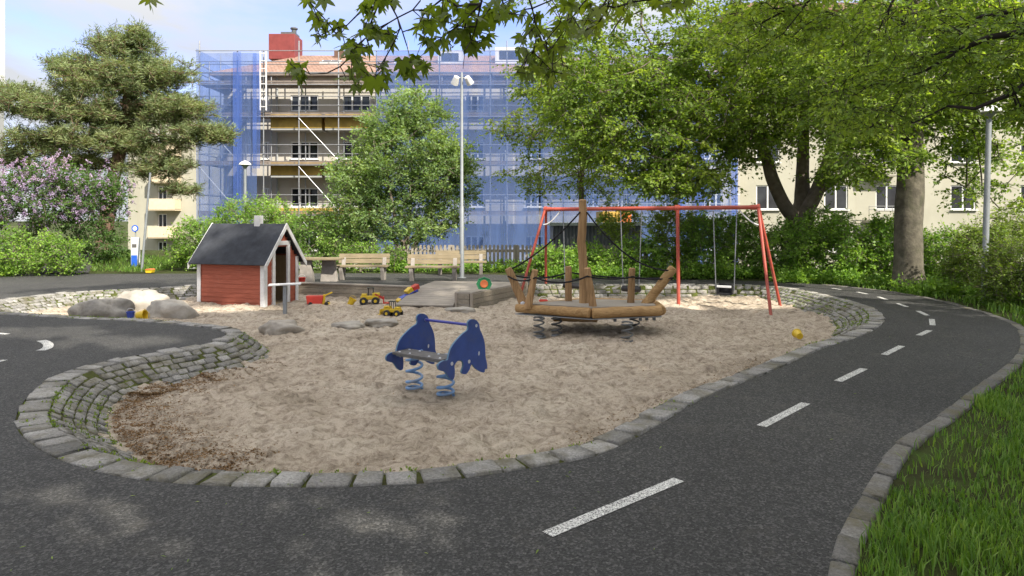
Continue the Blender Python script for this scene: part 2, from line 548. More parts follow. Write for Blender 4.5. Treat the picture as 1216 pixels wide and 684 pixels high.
def frustums(a, b, ra, rb, n=5):
    d = b - a
    d /= np.linalg.norm(d, axis=1, keepdims=True) + 1e-9
    ref = np.where(np.abs(d[:, 2:3]) > .9, np.array([[1.0, 0, 0]]), np.array([[0, 0, 1.0]]))
    s = np.cross(d, ref)
    s /= np.linalg.norm(s, axis=1, keepdims=True) + 1e-9
    u = np.cross(s, d)
    an = np.arange(n) * 2 * np.pi / n
    ring = s[:, None] * np.cos(an)[None, :, None] + u[:, None] * np.sin(an)[None, :, None]
    V = np.concatenate([a[:, None] + ring * ra[:, None, None], b[:, None] + ring * rb[:, None, None]], 1)
    k = np.arange(n)
    f = np.stack([k, (k + 1) % n, n + (k + 1) % n, n + k], 1)
    Fq = (np.arange(len(a)) * 2 * n)[:, None, None] + f[None]
    return V.reshape(-1, 3), Fq.reshape(-1, 4)


class Skeleton:
    def __init__(s):
        s.p, s.par, s.rmin, s.draw = [], [], [], []

    def line(s, pts, radii, parent=-1, draw=True):
        """a limb given point by point; returns the node indices"""
        ids = []
        for p, r in zip(pts, radii):
            s.p.append(np.array(p, float))
            s.par.append(parent)
            s.rmin.append(r)
            s.draw.append(draw)
            parent = len(s.p) - 1
            ids.append(parent)
        return ids

    def grow(s, att, rng, seg=.4, sag=.1, back=.35):
        att = np.asarray(att)
        root = np.array(s.p)
        d0 = np.array([np.min(np.linalg.norm(root - a, axis=1)) for a in att])
        for a in att[np.argsort(d0)]:
            Pn = np.array(s.p)
            dv = a - Pn
            dist = np.linalg.norm(dv, axis=1)
            # do not turn back on the limb one leaves
            pa = np.array(s.par)
            dirp = Pn - Pn[np.where(pa < 0, np.arange(len(pa)), pa)]
            ln = np.linalg.norm(dirp, axis=1) + 1e-9
            cosb = (dirp * dv).sum(1) / (ln * dist + 1e-9)
            i = int(np.argmin(dist * (1 + back * (1 - cosb))))
            k = max(1, int(dist[i] / seg))
            st, par = Pn[i], i
            tang = dirp[i] / ln[i] * dist[i] * .35
            for j in range(1, k + 1):
                t = j / k
                q = st * (1 - t) + a * t + tang * t * (1 - t) * 1.4
                q = q + rng.normal(size=3) * .05 * dist[i] * (1 - t)
                q[2] += sag * dist[i] * t * (1 - t)
                s.p.append(q)
                s.par.append(par)
                s.rmin.append(0)
                s.draw.append(True)
                par = len(s.p) - 1

    def mesh(s, twig=.008, power=.5, n=6):
        Pn, par = np.array(s.p), np.array(s.par)
        cnt = np.zeros(len(Pn))
        haschild = np.zeros(len(Pn), bool)
        haschild[par[par >= 0]] = True
        cnt[~haschild] = 1
        for i in range(len(Pn) - 1, -1, -1):
            if par[i] >= 0:
                cnt[par[i]] += cnt[i]
        r = np.maximum(twig * np.maximum(cnt, 1) ** power, 0)
        rm = np.array(s.rmin)
        r = np.where(rm > 0, rm, r)
        for i in range(len(Pn)):
            if par[i] >= 0:
                r[i] = min(r[i], r[par[i]])
        ok = np.array([i for i in range(len(Pn)) if par[i] >= 0 and s.draw[i]])
        if len(ok) == 0:
            return np.zeros((0, 3)), np.zeros((0, 4), int)
        return frustums(Pn[par[ok]], Pn[ok], r[par[ok]] if False else np.minimum(r[par[ok]], r[ok] * 1.35), r[ok], n)


def lobes_points(lobes, rng, shell=2.0):
    out = []
    for (cx, cy, cz, rx, ry, rz, n) in lobes:
        d = rng.normal(size=(n, 3))
        d /= np.linalg.norm(d, axis=1, keepdims=True)
        rr = rng.random(n) ** (1 / (3 * shell / 2))
        out.append(np.array([cx, cy, cz]) + d * rr[:, None] * np.array([rx, ry, rz]))
    return np.concatenate(out)


def join_np(parts):
    Vs, Fs, o = [], [], 0
    for V, Fq in parts:
        if len(V):
            Vs.append(V)
            Fs.append(Fq + o)
            o += len(V)
    return np.concatenate(Vs), np.concatenate(Fs)


def trunk_mesh(pts, radii, n=20, flare=.0, seed=0, lump=.06):
    """a smooth bark tube with uneven outline"""
    rng = np.random.default_rng(seed)
    pts = np.array([tuple(p) for p in pts], float)
    t = np.linspace(0, 1, len(pts))
    T = np.linspace(0, 1, 6 * len(pts))
    q = np.stack([np.interp(T, t, pts[:, i]) for i in range(3)], 1)
    rr = np.interp(T, t, radii)
    mb = MB()
    V = []
    for i, p in enumerate(q):
        for k in range(n):
            an = 2 * math.pi * k / n
            w = vnoise(np.array([math.cos(an) * 1.3 + 5 + seed]), np.array([math.sin(an) * 1.3 + i * .22]), seed)[0] - .5
            w2 = vnoise(np.array([math.cos(an) * 3 + 9]), np.array([math.sin(an) * 3 + i * .5]), seed + 5)[0] - .5
            r = rr[i] * (1 + lump * 2 * w + lump * w2)
            h = p[2] - q[0][2]
            if flare:
                r *= 1 + flare * math.exp(-h / .22) * (1 + .5 * math.sin(an * 5 + seed))
            V.append((p[0] + r * math.cos(an), p[1] + r * math.sin(an), p[2]))
    Fq = [(i * n + k, i * n + (k + 1) % n, (i + 1) * n + (k + 1) % n, (i + 1) * n + k) for i in range(len(q) - 1) for k in range(n)]
    return np.array(V), np.array(Fq)


SUN_DIR = np.array([.46, -.57, .68])
GAPS = [(-.7, 3.92, .30, .13), (-2.5, 4.05, .26, .12), (-2.95, 4.3, .22, .12), (-2.25, 4.2, .2, .1), (-1.3, 4.2, .16, .09), (-2.0, 3.75, .12, .08), (-.9, 3.3, .2, .1), (4.9, 15.75, 2.4, .55), (8.9, 15.6, 1.3, .5), (-5.6, 9.6, .7, .3), (-7.4, 10.4, .9, .3), (-6.2, 14.7, 1.0, .3), (-9.6, 15.2, 1.6, 1.0)]


def sunlit_gaps(V, Fq, v, extra=.32):
    """leave out the leaves that would close the openings through which the sun reaches the ground"""
    c = V[Fq[:, 0]]
    g = c[:, :2] - SUN_DIR[:2] * (c[:, 2:3] / SUN_DIR[2])
    bad = np.zeros(len(c), bool)
    for (x, y, rx, ry) in GAPS:
        dx, dy = (g[:, 0] - x) / (rx + extra), (g[:, 1] - y) / (ry + extra)
        w = .85 + .5 * vnoise(g[:, 0] * 2.3 + 9, g[:, 1] * 3.1, 12)
        bad |= dx * dx + dy * dy < w * w
    ok = ~bad
    n = V.shape[0] // len(Fq)
    V = V.reshape(len(Fq), n, 3)[ok].reshape(-1, 3)
    return V, np.arange(len(V)).reshape(-1, n), v.reshape(len(Fq), n)[ok].ravel()


def tree(name, label, base, lobes, leaf, bark, seed, trunk=None, limbs=(), per=40, twigs=6, reach=.5, size=.09, flat=.35, droop=.15, upn=.8,
         seg=.45, sag=.1, twig=.008, power=.5, n_trunk=20, flare=.35, group=None, cat='tree', shell=2.0, aspect=.62, trunk_name='trunk', crown_name='crown',
         keep=None, twig_r=.0025, extra=None, gaps=False):
    rng = np.random.default_rng(seed)
    root = thing(name, label, cat, base, group)
    sk = Skeleton()
    wood_parts = []
    if trunk is None:
        trunk = [((base[0], base[1], base[2] - .1), .06), ((base[0], base[1], base[2] + .3), .05)]
    tp, tr = [p for p, _ in trunk], [r for _, r in trunk]
    ids = sk.line(tp, tr, draw=False)
    wood_parts.append(trunk_mesh(tp, tr, n_trunk, flare, seed))
    for (at, pts) in limbs:
        lp, lr = [p for p, _ in pts], [r for _, r in pts]
        sk.line(lp, lr, ids[at], draw=False)
        st = tuple(np.array(tp[at], float))
        wood_parts.append(tube_np([st] + [tuple(p) for p in lp], [lr[0] * 1.08] + lr, 12))
    att = lobes_points(lobes, rng, shell)
    if keep is not None:
        att = att[keep(att)]
    sk.grow(att, rng, seg, sag)
    V, Fq, v, t0, t1 = sprays(att, rng, per, twigs, reach, size, flat, droop, upn, aspect)
    if gaps:
        V, Fq, v = sunlit_gaps(V, Fq, v)
    wood_parts.append(sk.mesh(twig, power))
    if twig_r:
        wood_parts.append(frustums(t0, t1, np.full(len(t0), twig_r * 1.6), np.full(len(t0), twig_r), 3))
    bV, bF = join_np(wood_parts)
    build_np(trunk_name, bV, bF, bark, root, smooth=True)
    build_np(crown_name, V, Fq, leaf, root, attr=v)
    if extra:
        extra(root, att, rng)
    return root


def tube_np(pts, radii, n):
    mb = MB()
    pts = np.array(pts, float)
    t = np.linspace(0, 1, len(pts))
    T = np.linspace(0, 1, 4 * len(pts))
    # smooth through points
    q = catmull3(pts, 5)
    rr = np.interp(np.linspace(0, 1, len(q)), t, radii)
    mb.tube([tuple(p) for p in q], list(rr), n, caps=False)
    return np.array([tuple(v) for v in mb.v]), np.array(mb.f)


def catmull3(pts, k):
    out = []
    n = len(pts)
    for i in range(n - 1):
        p0, p1, p2, p3 = pts[max(i - 1, 0)], pts[i], pts[i + 1], pts[min(i + 2, n - 1)]
        for j in range(k):
            t = j / k
            out.append(.5 * ((2 * p1) + (-p0 + p2) * t + (2 * p0 - 5 * p1 + 4 * p2 - p3) * t * t + (-p0 + 3 * p1 - 3 * p2 + p3) * t ** 3))
    out.append(pts[-1])
    return np.array(out)


# ================================================================== GROUND
def gz(X, Y):
    """terrain height: level round the playground, falling away behind it"""
    Y = np.asarray(Y, float)
    return np.interp(Y, [-1e4, 24, 29, 65, 1e4], [-.02, -.02, -1.9, -3.4, -3.4])


def gp2(*pts):
    return [tuple(G(x, y).to_2d()) for x, y in pts]


OUT = gp2((302, 578), (404, 579), (457, 576), (507, 574), (557, 567), (604, 560), (657, 551), (700, 543.5), (751, 522), (793, 498), (836, 473), (880, 455.5),
          (924, 438), (980, 413), (1018, 401), (1038, 392), (1050, 382), (1047, 372), (1035, 365), (1009, 357), (986, 351.6))
OUT += [(7.15, 16.5), (6.75, 17.5), (5.9, 17.95), (4.0, 18.05), (2.0, 18.0), (.55, 17.95)]
T_IDX = len(OUT)           # timber edge starts here (straight pieces)
TIMBER = [(.40, 17.9), (0.0, 16.85), (-.91, 15.1), (-1.29, 15.2), (-1.30, 16.2), (-2.35, 16.75), (-3.6, 17.2), (-5.6, 17.8), (-7.0, 18.15)]
OUT2 = [(-8.26, 17.95), (-9.43, 16.87), (-10.6, 16.05), (-11.1, 14.6), (-11.0, 13.4), (-10.4, 12.7)]
OUT2 += gp2((0, 373.5), (82, 378), (146, 381), (205, 385), (240, 389), (262, 393), (268, 398), (258, 402.5), (242, 409), (197, 416), (147, 425), (109, 433), (70, 444), (35, 469), (19, 495), (21, 511), (39, 528),
            (70, 546), (105, 557), (147, 567), (204, 573.5), (253, 577))
# one stone-edged line: from behind the playhouse round the left lobe and the near edge to the back wall
LINE = catmull(OUT2 + OUT, .05, closed=False)
EDGE = np.concatenate([LINE, np.array(TIMBER)])
PIT = np.concatenate([LINE[:-1:3], LINE[-1:], np.array(TIMBER)])       # closed outline of the pit

RK = gp2((980, 684), (1002, 620), (1033.5, 575.5), (1047, 544), (1069, 522), (1113, 495.5), (1149, 467), (1184, 442), (1209, 420), (1211, 402), (1205, 387), (1167, 372),
         (1135, 363), (1114, 357), (1074, 350))
RKERB = smooth2(catmull([(-.6, -3), (.2, 0), (.95, 2.0)] + RK + [(8.95, 16.6), (8.2, 17.9)], .08, closed=False), 13)


_t = np.gradient(RKERB, axis=0)
_t /= np.linalg.norm(_t, axis=1, keepdims=True)
RKERB_OUT = (RKERB + np.stack([_t[:, 1], -_t[:, 0]], 1) * .09)[::2]


def sheet(name, outer, hole, z, mat, zf=None):
    lo = [Vector((x, y, 0)) for x, y in outer]
    lh = [Vector((x, y, 0)) for x, y in hole]
    tr = geometry.tessellate_polygon([lo, lh])
    pts = lo + lh
    mb = MB()
    mb.add([(p.x, p.y, z) for p in pts], tr)
    o = mb.build(name, mat, recalc=False)
    me = o.data
    bm = bmesh.new()
    bm.from_mesh(me)
    for f in bm.faces:
        f.normal_update()
        if f.normal.z < 0:
            f.normal_flip()
    bm.to_mesh(me)
    bm.free()
    return structure(o)


def build_ground():
    hole = PIT
    g = sheet('ground', [(-400, -60), (400, -60), (400, 24), (-400, 24)], [tuple(p) for p in hole], -.02, M['earth'])
    # the land falling away behind, as far as the horizon
    mb = MB()
    ys = [24, 26.5, 29, 47, 65, 400, 1500]
    xs = [-1500, -400, -60, 0, 60, 400, 1500]
    mb.add([(x, y, float(gz(x, y))) for y in ys for x in xs], [(j * 7 + i, j * 7 + i + 1, (j + 1) * 7 + i + 1, (j + 1) * 7 + i) for j in range(6) for i in range(6)])
    structure(mb.build('far_ground', M['earth'], recalc=False))
    path_outer = [(-40, -8), (-1.5, -8)] + [tuple(p) for p in RKERB_OUT] + [(7.4, 18.9), (5, 19.4), (2.5, 19.7), (1.2, 20.6), (-1, 21.4), (-5, 21.7), (-9, 21.7), (-12, 21.5), (-25, 21.6), (-40, 21.8)]
    sheet('path', path_outer, [tuple(p) for p in hole], 0.0, M['asphalt'])


def stone(mb_v, mb_f, mb_a, c, t, n, L, W, H, tilt, val, rng, dz=0.0):
    """one sett: box with a chamfered, slightly twisted top"""
    t3 = np.array([t[0], t[1], 0.0])
    n3 = np.array([n[0], n[1], 0.0]) * math.cos(tilt) + np.array([0, 0, -math.sin(tilt)])
    u = np.cross(t3, n3)
    if u[2] < 0:
        u = -u
    ch = min(.010, .1 * min(L, W))
    vs = []
    for zz, ins in ((-H, 0), (-ch, 0), (0, ch)):
        for sx, sy in ((-1, -1), (1, -1), (1, 1), (-1, 1)):
            j = rng.normal(size=2) * min(.007, .035 * L)
            vs.append(c + t3 * (sx * (L / 2 - ins) + j[0]) + n3 * (sy * (W / 2 - ins) + j[1]) + u * (zz + dz + (rng.normal() * .003)))
    o = len(mb_v)
    mb_v.extend(vs)
    mb_a.extend([val] * 12)
    for a in (0, 4):
        for k in range(4):
            mb_f.append((o + a + k, o + a + (k + 1) % 4, o + a + 4 + (k + 1) % 4, o + a + 4 + k))
    mb_f.append((o + 8, o + 9, o + 10, o + 11))


def normals(C):
    T = np.gradient(C, axis=0)
    T /= np.linalg.norm(T, axis=1, keepdims=True) + 1e-9
    return T


def build_stones():
    rng = np.random.default_rng(5)
    C = LINE
    T = normals(C)
    # smooth tangents
    k = np.ones(21) / 21
    T = np.stack([np.convolve(np.pad(T[:, i], 10, 'edge'), k, 'valid') for i in range(2)], 1)
    T /= np.linalg.norm(T, axis=1, keepdims=True)
    Nn = np.stack([-T[:, 1], T[:, 0]], 1)              # towards the pit (line runs so that the pit is on its left)
    mid = C[len(C) // 2] + Nn[len(C) // 2] * .5
    if not inside(EDGE, np.array([mid[0]]), np.array([mid[1]]))[0]:
        Nn = -Nn
    s = np.concatenate([[0], np.cumsum(np.linalg.norm(np.diff(C, axis=0), axis=1))])
    # how wide the sloping apron is along the edge
    Y, X = C[:, 1], C[:, 0]
    apron = np.full(len(C), .55)
    apron[(Y < 6.0) & (X > -3.2)] = .26
    apron[(X > -1) & (Y < 12.5)] = .26
    apron[(X > 5.4) & (Y > 10.8)] = .62
    apron[(X > .3) & (Y > 17.2)] = .16
    apron[(X < -4.2) & (Y > 10.3) & (Y < 13)] = .2
    apron = np.convolve(np.pad(apron, 12, 'edge'), np.ones(25) / 25, 'valid')
    V, Fc, A = [], [], []
    drop = .31
    KW = .25
    for course in range(7):
        pos = rng.uniform(0, .2)
        while pos < s[-1]:
            i = int(np.searchsorted(s, pos))
            i = min(i, len(C) - 1)
            ncourse = 6 if apron[i] > .5 else 5 if apron[i] > .2 else 3
            if course == 0:
                L = rng.uniform(.18, .31)
            else:
                L = rng.uniform(.10, .2) if apron[i] > .3 else rng.uniform(.15, .3)
            j = min(int(np.searchsorted(s, pos + L / 2)), len(C) - 1)
            if course > ncourse:
                pos += L
                continue
            tilt = 0.03
            if course == 0:
                off, z, W = KW / 2, .012, KW - .015
            else:
                cw = apron[j] / ncourse
                off = KW + cw * (course - .5)
                fr = (course - .5) / ncourse
                z = .0 - drop * fr
                tilt = math.atan2(drop, apron[j])
                W = cw / math.cos(tilt) - .012
            p = C[j] + Nn[j] * off
            # real length at this offset
            j2 = min(j + 3, len(C) - 1)
            j1 = max(j - 3, 0)
            sc = np.linalg.norm((C[j2] + Nn[j2] * off) - (C[j1] + Nn[j1] * off)) / (s[j2] - s[j1] + 1e-9)
            Lr = L * sc - (.026 if course == 0 else .016)
            if Lr > .03:
                val = float(np.clip(rng.normal(.55, .22) + (.12 if course == 0 else 0), 0, 1))
                stone(V, Fc, A, np.array([p[0], p[1], z]), T[j], Nn[j], Lr, W * rng.uniform(.93, 1), .1, tilt, val, rng, rng.normal() * .006)
            pos += L
    o = build_np('stone_edging', np.array(V), np.array(Fc), M['granite'], attr=np.array(A))
    structure(o)
    # bed of soil and moss between and under the setts
    prof = [(-.01, -.004), (.0, -.012), (KW, -.014)]
    rows = []
    for off, z in prof:
        rows.append(np.column_stack([C + Nn * off, np.full(len(C), z)]))
    for fr in (.5, 1.0, 1.25):
        rows.append(np.column_stack([C + Nn * (KW + apron * fr)[:, None], np.full(len(C), -.016 - drop * fr)]))
    W = len(rows)
    V = np.stack(rows, 1).reshape(-1, 3)
    n = len(C)
    Fq = np.array([(i * W + k, (i + 1) * W + k, (i + 1) * W + k + 1, i * W + k + 1) for i in range(n - 1) for k in range(W - 1)])
    structure(build_np('edging_bed', V, Fq, M['moss']))
    # moss and little weeds in the joints
    w = []
    for _ in range(3800):
        i = rng.integers(0, n)
        if rng.random() < .75:
            ncs = 5 if apron[i] > .2 else 3
            off = KW + apron[i] / ncs * rng.integers(0, ncs) + rng.normal() * .01
        else:
            off = rng.uniform(0, KW + apron[i])
        if vnoise(np.array([C[i, 0] * .9]), np.array([C[i, 1] * .9]), 3)[0] < .45:
            continue
        z = .0 if off < KW else -drop * (off - KW) / apron[i]
        p = C[i] + Nn[i] * off
        w.append((p[0], p[1], z))
    w = np.array(w)
    m = 5
    b = np.repeat(w, m, 0) + rng.normal(size=(len(w) * m, 3)) * np.array([.014, .014, .003])
    d = rng.normal(size=b.shape) * .8
    d[:, 2] = np.abs(d[:, 2]) + .25
    Lf = rng.uniform(.012, .035, len(b))
    Vv, Ff = leaf_cards(b, d, rng.normal(size=b.shape), Lf, Lf * .5, rng)
    tag(build_np('moss', Vv, Ff, M['l_gold'], attr=np.repeat(rng.random(len(b)), 4)), 'moss and tiny weeds in the joints of the granite setts', 'moss', kind='stuff')
    return apron


def sand_z(x, y):
    z = SAND + .05 * (vnoise(x * .55, y * .55, 1) - .5) + .055 * (vnoise(x * 2.1, y * 2.1, 2) - .5)
    z += .065 * (vnoise(x * 4.6, y * 5.5, 3) - .5) + .055 * (vnoise(x * 10, y * 12, 4) - .5) + .02 * (vnoise(x * 27, y * 27, 6) - .5)
    # banked up against the near right edge and against the playhouse
    z += .10 * np.exp(-((x - 4.6) ** 2 + (y - 8.6) ** 2) / 2.2)
    z += .05 * np.exp(-((x + 6.4) ** 2 + (y - 15.2) ** 2) / .9)
    return z


def build_sand():
    st = .035
    xs, ys = np.arange(-11.2, 7.6, st), np.arange(4.3, 18.3, st)
    Xg, Yg = np.meshgrid(xs, ys)
    Z = sand_z(Xg, Yg)
    # footprints and little dug hollows: a dip with a raised rim
    rp = np.random.default_rng(17)
    for _ in range(1700):
        cx, cy = rp.uniform(-4.6, 6.6), rp.uniform(4.6, 15.5)
        a, b, th, dp = rp.uniform(.03, .075), rp.uniform(.05, .16), rp.uniform(0, np.pi), rp.uniform(.006, .032)
        i0, j0 = int((cx - xs[0]) / st), int((cy - ys[0]) / st)
        sl = (slice(max(j0 - 9, 0), j0 + 10), slice(max(i0 - 9, 0), i0 + 10))
        dx, dy = Xg[sl] - cx, Yg[sl] - cy
        u, v = dx * np.cos(th) + dy * np.sin(th), -dx * np.sin(th) + dy * np.cos(th)
        r2 = (u / a) ** 2 + (v / b) ** 2
        Z[sl] += dp * (-np.exp(-r2 * .9) + .55 * np.exp(-((np.sqrt(r2) - 1.5) ** 2) * 4))
    # leave out whatever lies under the surrounding ground
    pts = PIT
    C = LINE
    ok = inside(pts, Xg, Yg)
    # cut back so that the sand ends below the stone apron
    d = np.full(Xg.shape, 9.0)
    for p in C[::6]:
        d = np.minimum(d, (Xg - p[0]) ** 2 + (Yg - p[1]) ** 2)
    ok &= d > .22 ** 2
    ny, nx = Xg.shape
    f = ok[:-1, :-1] & ok[1:, :-1] & ok[:-1, 1:] & ok[1:, 1:]
    jj, ii = np.nonzero(f)
    a = jj * nx + ii
    Fq = np.stack([a, a + 1, a + nx + 1, a + nx], 1)
    used = np.unique(Fq)
    re = np.full(nx * ny, -1)
    re[used] = np.arange(len(used))
    V = np.stack([Xg.ravel()[used], Yg.ravel()[used], Z.ravel()[used]], 1)
    structure(build_np('sand', V, re[Fq], M['sand'], smooth=True))
    # dry leaves and bark bits drifted against the stone edge
    rng = np.random.default_rng(11)
    T = normals(LINE)
    Nn = np.stack([-T[:, 1], T[:, 0]], 1)
    mid = LINE[len(LINE) // 2] + Nn[len(LINE) // 2] * .5
    if not inside(EDGE, np.array([mid[0]]), np.array([mid[1]]))[0]:
        Nn = -Nn
    idx = np.nonzero((LINE[:, 0] < 4) & (LINE[:, 1] < 9.5))[0]
    q = []
    for _ in range(26000):
        i = rng.choice(idx)
        left = LINE[i, 0] < -2.3
        off = .74 + abs(rng.normal()) * (.30 if left else .2) - (0 if left else .3)
        if not left and rng.random() < .72:
            continue
        q.append(LINE[i] + Nn[i] * off)
    q = np.array(q)
    few = np.column_stack([rng.uniform(-4, 6, 900), rng.uniform(5, 14, 900)])
    q = np.concatenate([q, few])
    q = q[inside(pts, q[:, 0], q[:, 1])]
    b = np.column_stack([q, sand_z(q[:, 0], q[:, 1]) + rng.uniform(.004, .026, len(q))])
    dd = rng.normal(size=b.shape)
    dd[:, 2] *= .2
    nn = rng.normal(size=b.shape) * .5
    nn[:, 2] += 1
    L = rng.uniform(.010, .032, len(b))
    V, Fq = leaf_cards(b, dd, nn, L, L * .5, rng)
    tag(build_np('leaf_litter', V, Fq, M['litter'], attr=np.repeat(rng.random(len(b)), 4)), 'dry brown leaf litter drifted along the sand pit edge', 'leaf litter', kind='stuff')
    # a few fallen bits on the asphalt
    q = np.column_stack([rng.uniform(-5, 6.5, 260), rng.uniform(2.6, 12, 260)])
    q = q[~inside(PIT, q[:, 0], q[:, 1])]
    q = q[[np.min(np.linalg.norm(RKERB - p, axis=1)) > .05 for p in q]]
    b = np.column_stack([q, np.full(len(q), .006)])
    L = rng.uniform(.015, .05, len(b))
    dd = rng.normal(size=b.shape)
    dd[:, 2] *= .1
    nn = rng.normal(size=b.shape) * .3
    nn[:, 2] += 1
    V, Fq = leaf_cards(b, dd, nn, L, L * .22, rng)
    tag(build_np('fallen_catkins', V, Fq, M['l_gold'], attr=np.repeat(rng.random(len(b)), 4)), 'small pale fallen twigs and flower bits lying on the asphalt path', 'litter', kind='stuff')


def build_right_verge():
    rng = np.random.default_rng(21)
    C = RKERB
    T = normals(C)
    Nn = np.stack([T[:, 1], -T[:, 0]], 1)              # to the right of the path
    s = np.concatenate([[0], np.cumsum(np.linalg.norm(np.diff(C, axis=0), axis=1))])
    V, Fc, A = [], [], []
    pos = 0
    while pos < s[-1] - .3:
        L = rng.uniform(.28, .5)
        j = min(int(np.searchsorted(s, pos + L / 2)), len(C) - 1)
        p = C[j] + Nn[j] * .06
        stone(V, Fc, A, np.array([p[0], p[1], .012]), T[j], Nn[j], L - .014, .125, .12, 0.0, float(np.clip(rng.normal(.12, .12), 0, 1)), rng, rng.normal() * .003)
        pos += L
    structure(build_np('kerb', np.array(V), np.array(Fc), M['granite'], attr=np.array(A)))
    # grass: dense near the camera, thinner further off
    def verge(n, x0, x1, y0, y1, hmin, hmax, w, seed):
        r = np.random.default_rng(seed)
        x, y = r.uniform(x0, x1, n), r.uniform(y0, y1, n)
        q = np.column_stack([x, y])
        # keep what lies right of the kerb: nearest kerb point, signed
        keep = np.zeros(n, bool)
        Cs, Ns = C[::3], Nn[::3]
        for a in range(0, n, 4000):
            dq = q[a:a + 4000, None] - Cs[None]
            i = np.argmin((dq ** 2).sum(2), 1)
            sd = (dq[np.arange(len(i)), i] * Ns[i]).sum(1)
            patch = vnoise(q[a:a + 4000, 0] * 2.2, q[a:a + 4000, 1] * 2.2, 8)
            keep[a:a + 4000] = (sd > .10 + .10 * r.random(len(i))) & ((sd > .55) | (r.random(len(i)) < .30 + .5 * (patch > .5))) & (r.random(len(i)) < .25 + 1.1 * patch)
        q = q[keep]
        m = len(q)
        hh = r.uniform(hmin, hmax, m) * (.55 + .9 * vnoise(q[:, 0] * 1.4, q[:, 1] * 1.4, 9))
        az = r.uniform(0, 2 * np.pi, m)
        lean = r.uniform(.15, .9, m)
        d = np.column_stack([np.cos(az), np.sin(az), np.zeros(m)])
        sd = np.column_stack([-np.sin(az), np.cos(az), np.zeros(m)])
        zz = np.where(True, .02, 0) * np.ones(m)
        b = np.column_stack([q, zz - .03])
        up = np.array([0, 0, 1.0])
        ww = (w * r.uniform(.6, 1.4, m))[:, None]
        k1 = b + up * (hh * .55)[:, None] + d * (hh * lean * .22)[:, None]
        k2 = b + up * (hh * (1 - .25 * lean))[:, None] + d * (hh * lean * .75)[:, None]
        Vv = np.stack([b - sd * ww, b + sd * ww, k1 + sd * ww * .8, k1 - sd * ww * .8, k2 + sd * ww * .12, k2 - sd * ww * .12], 1).reshape(-1, 3)
        o = np.arange(m)[:, None] * 6
        Fq = np.concatenate([o + np.array([[0, 1, 2, 3]]), o + np.array([[3, 2, 4, 5]])])
        return Vv, Fq, np.repeat(np.clip(r.normal(.5, .25, m), 0, 1), 6)
    parts = [verge(80000, 1.4, 6.2, 2.4, 6.6, .03, .10, .0042, 1), verge(56000, 3.2, 9.5, 6.4, 11.5, .04, .13, .0055, 2), verge(26000, 6.5, 14, 11.0, 18.5, .07, .16, .010, 3)]
    V, Fq = join_np([(a, b) for a, b, _ in parts])
    tag(build_np('grass', V, Fq, M['grass'], attr=np.concatenate([c for _, _, c in parts])), 'long green grass on the verge right of the asphalt path', 'grass', kind='stuff')


def quad_mark(a, b, w):
    a, b = Vector((*a, .004)), Vector((*b, .004))
    d = (b - a).normalized()
    s = Vector((-d.y, d.x, 0)) * w / 2
    o = MB().add([a - s, b - s, b + s, a + s], [(0, 1, 2, 3)]).build('lane_marking', M['paint'])
    structure(o)


def build_markings():
    px = [((650, 635), (806, 570)), ((904, 506.5), (957, 479)), ((995, 453), (1026, 438)), ((1050, 421.5), (1071, 411)), ((1091, 398.5), (1104, 392.5)), ((1107.5, 386.5), (1106.5, 379)),
          ((1101, 374.7), (1090, 369.4)), ((1077, 364.6), (1066, 360.4)), ((1053, 356), (1043, 352.6)), ((1030, 349.4), (1018, 346.8)), ((999, 344), (988, 342.4)),
          ((-14, 395), (9, 397)), ((-12, 432), (6, 427.5))]
    for a, b in px:
        quad_mark(G(*a).to_2d(), G(*b).to_2d(), .085)
    # curved stroke of a worn symbol on the left path
    arc = [G(49, 404.5), G(55, 407), G(57.5, 410), G(55, 414), G(48, 416.5)]
    q = catmull([p.to_2d() for p in arc], .04, closed=False)
    T = normals(q)
    Nq = np.stack([-T[:, 1], T[:, 0]], 1)
    mb = MB()
    for i in range(len(q) - 1):
        a, b, n0, n1 = q[i], q[i + 1], Nq[i] * .06, Nq[i + 1] * .06
        mb.add([(*(a - n0), .004), (*(b - n1), .004), (*(b + n1), .004), (*(a + n0), .004)], [(0, 1, 2, 3)])
    structure(mb.build('path_symbol', M['paint']))


build_ground()
build_stones()
build_sand()
build_right_verge()
build_markings()
# ================================================================== PLAY EQUIPMENT
def helix(c, z0, z1, r, turns, wire, n=8, per=18):
    k = int(turns * per)
    pts = []
    for i in range(k + 1):
        t = i / k
        tt = min(1, max(0, (t - .0)))
        # closer coils at both ends, as compression springs have
        zt = t + .10 * math.sin(2 * math.pi * t) * -1
        pts.append((c[0] + r * math.cos(2 * math.pi * turns * t), c[1] + r * math.sin(2 * math.pi * turns * t), z0 + (z1 - z0) * zt))
    return MB().tube(pts, wire, n)


def arc_pts(c, r, a0, a1, n):
    return [(c[0] + r * math.cos(a0 + (a1 - a0) * i / n), c[1] + r * math.sin(a0 + (a1 - a0) * i / n)) for i in range(n + 1)]


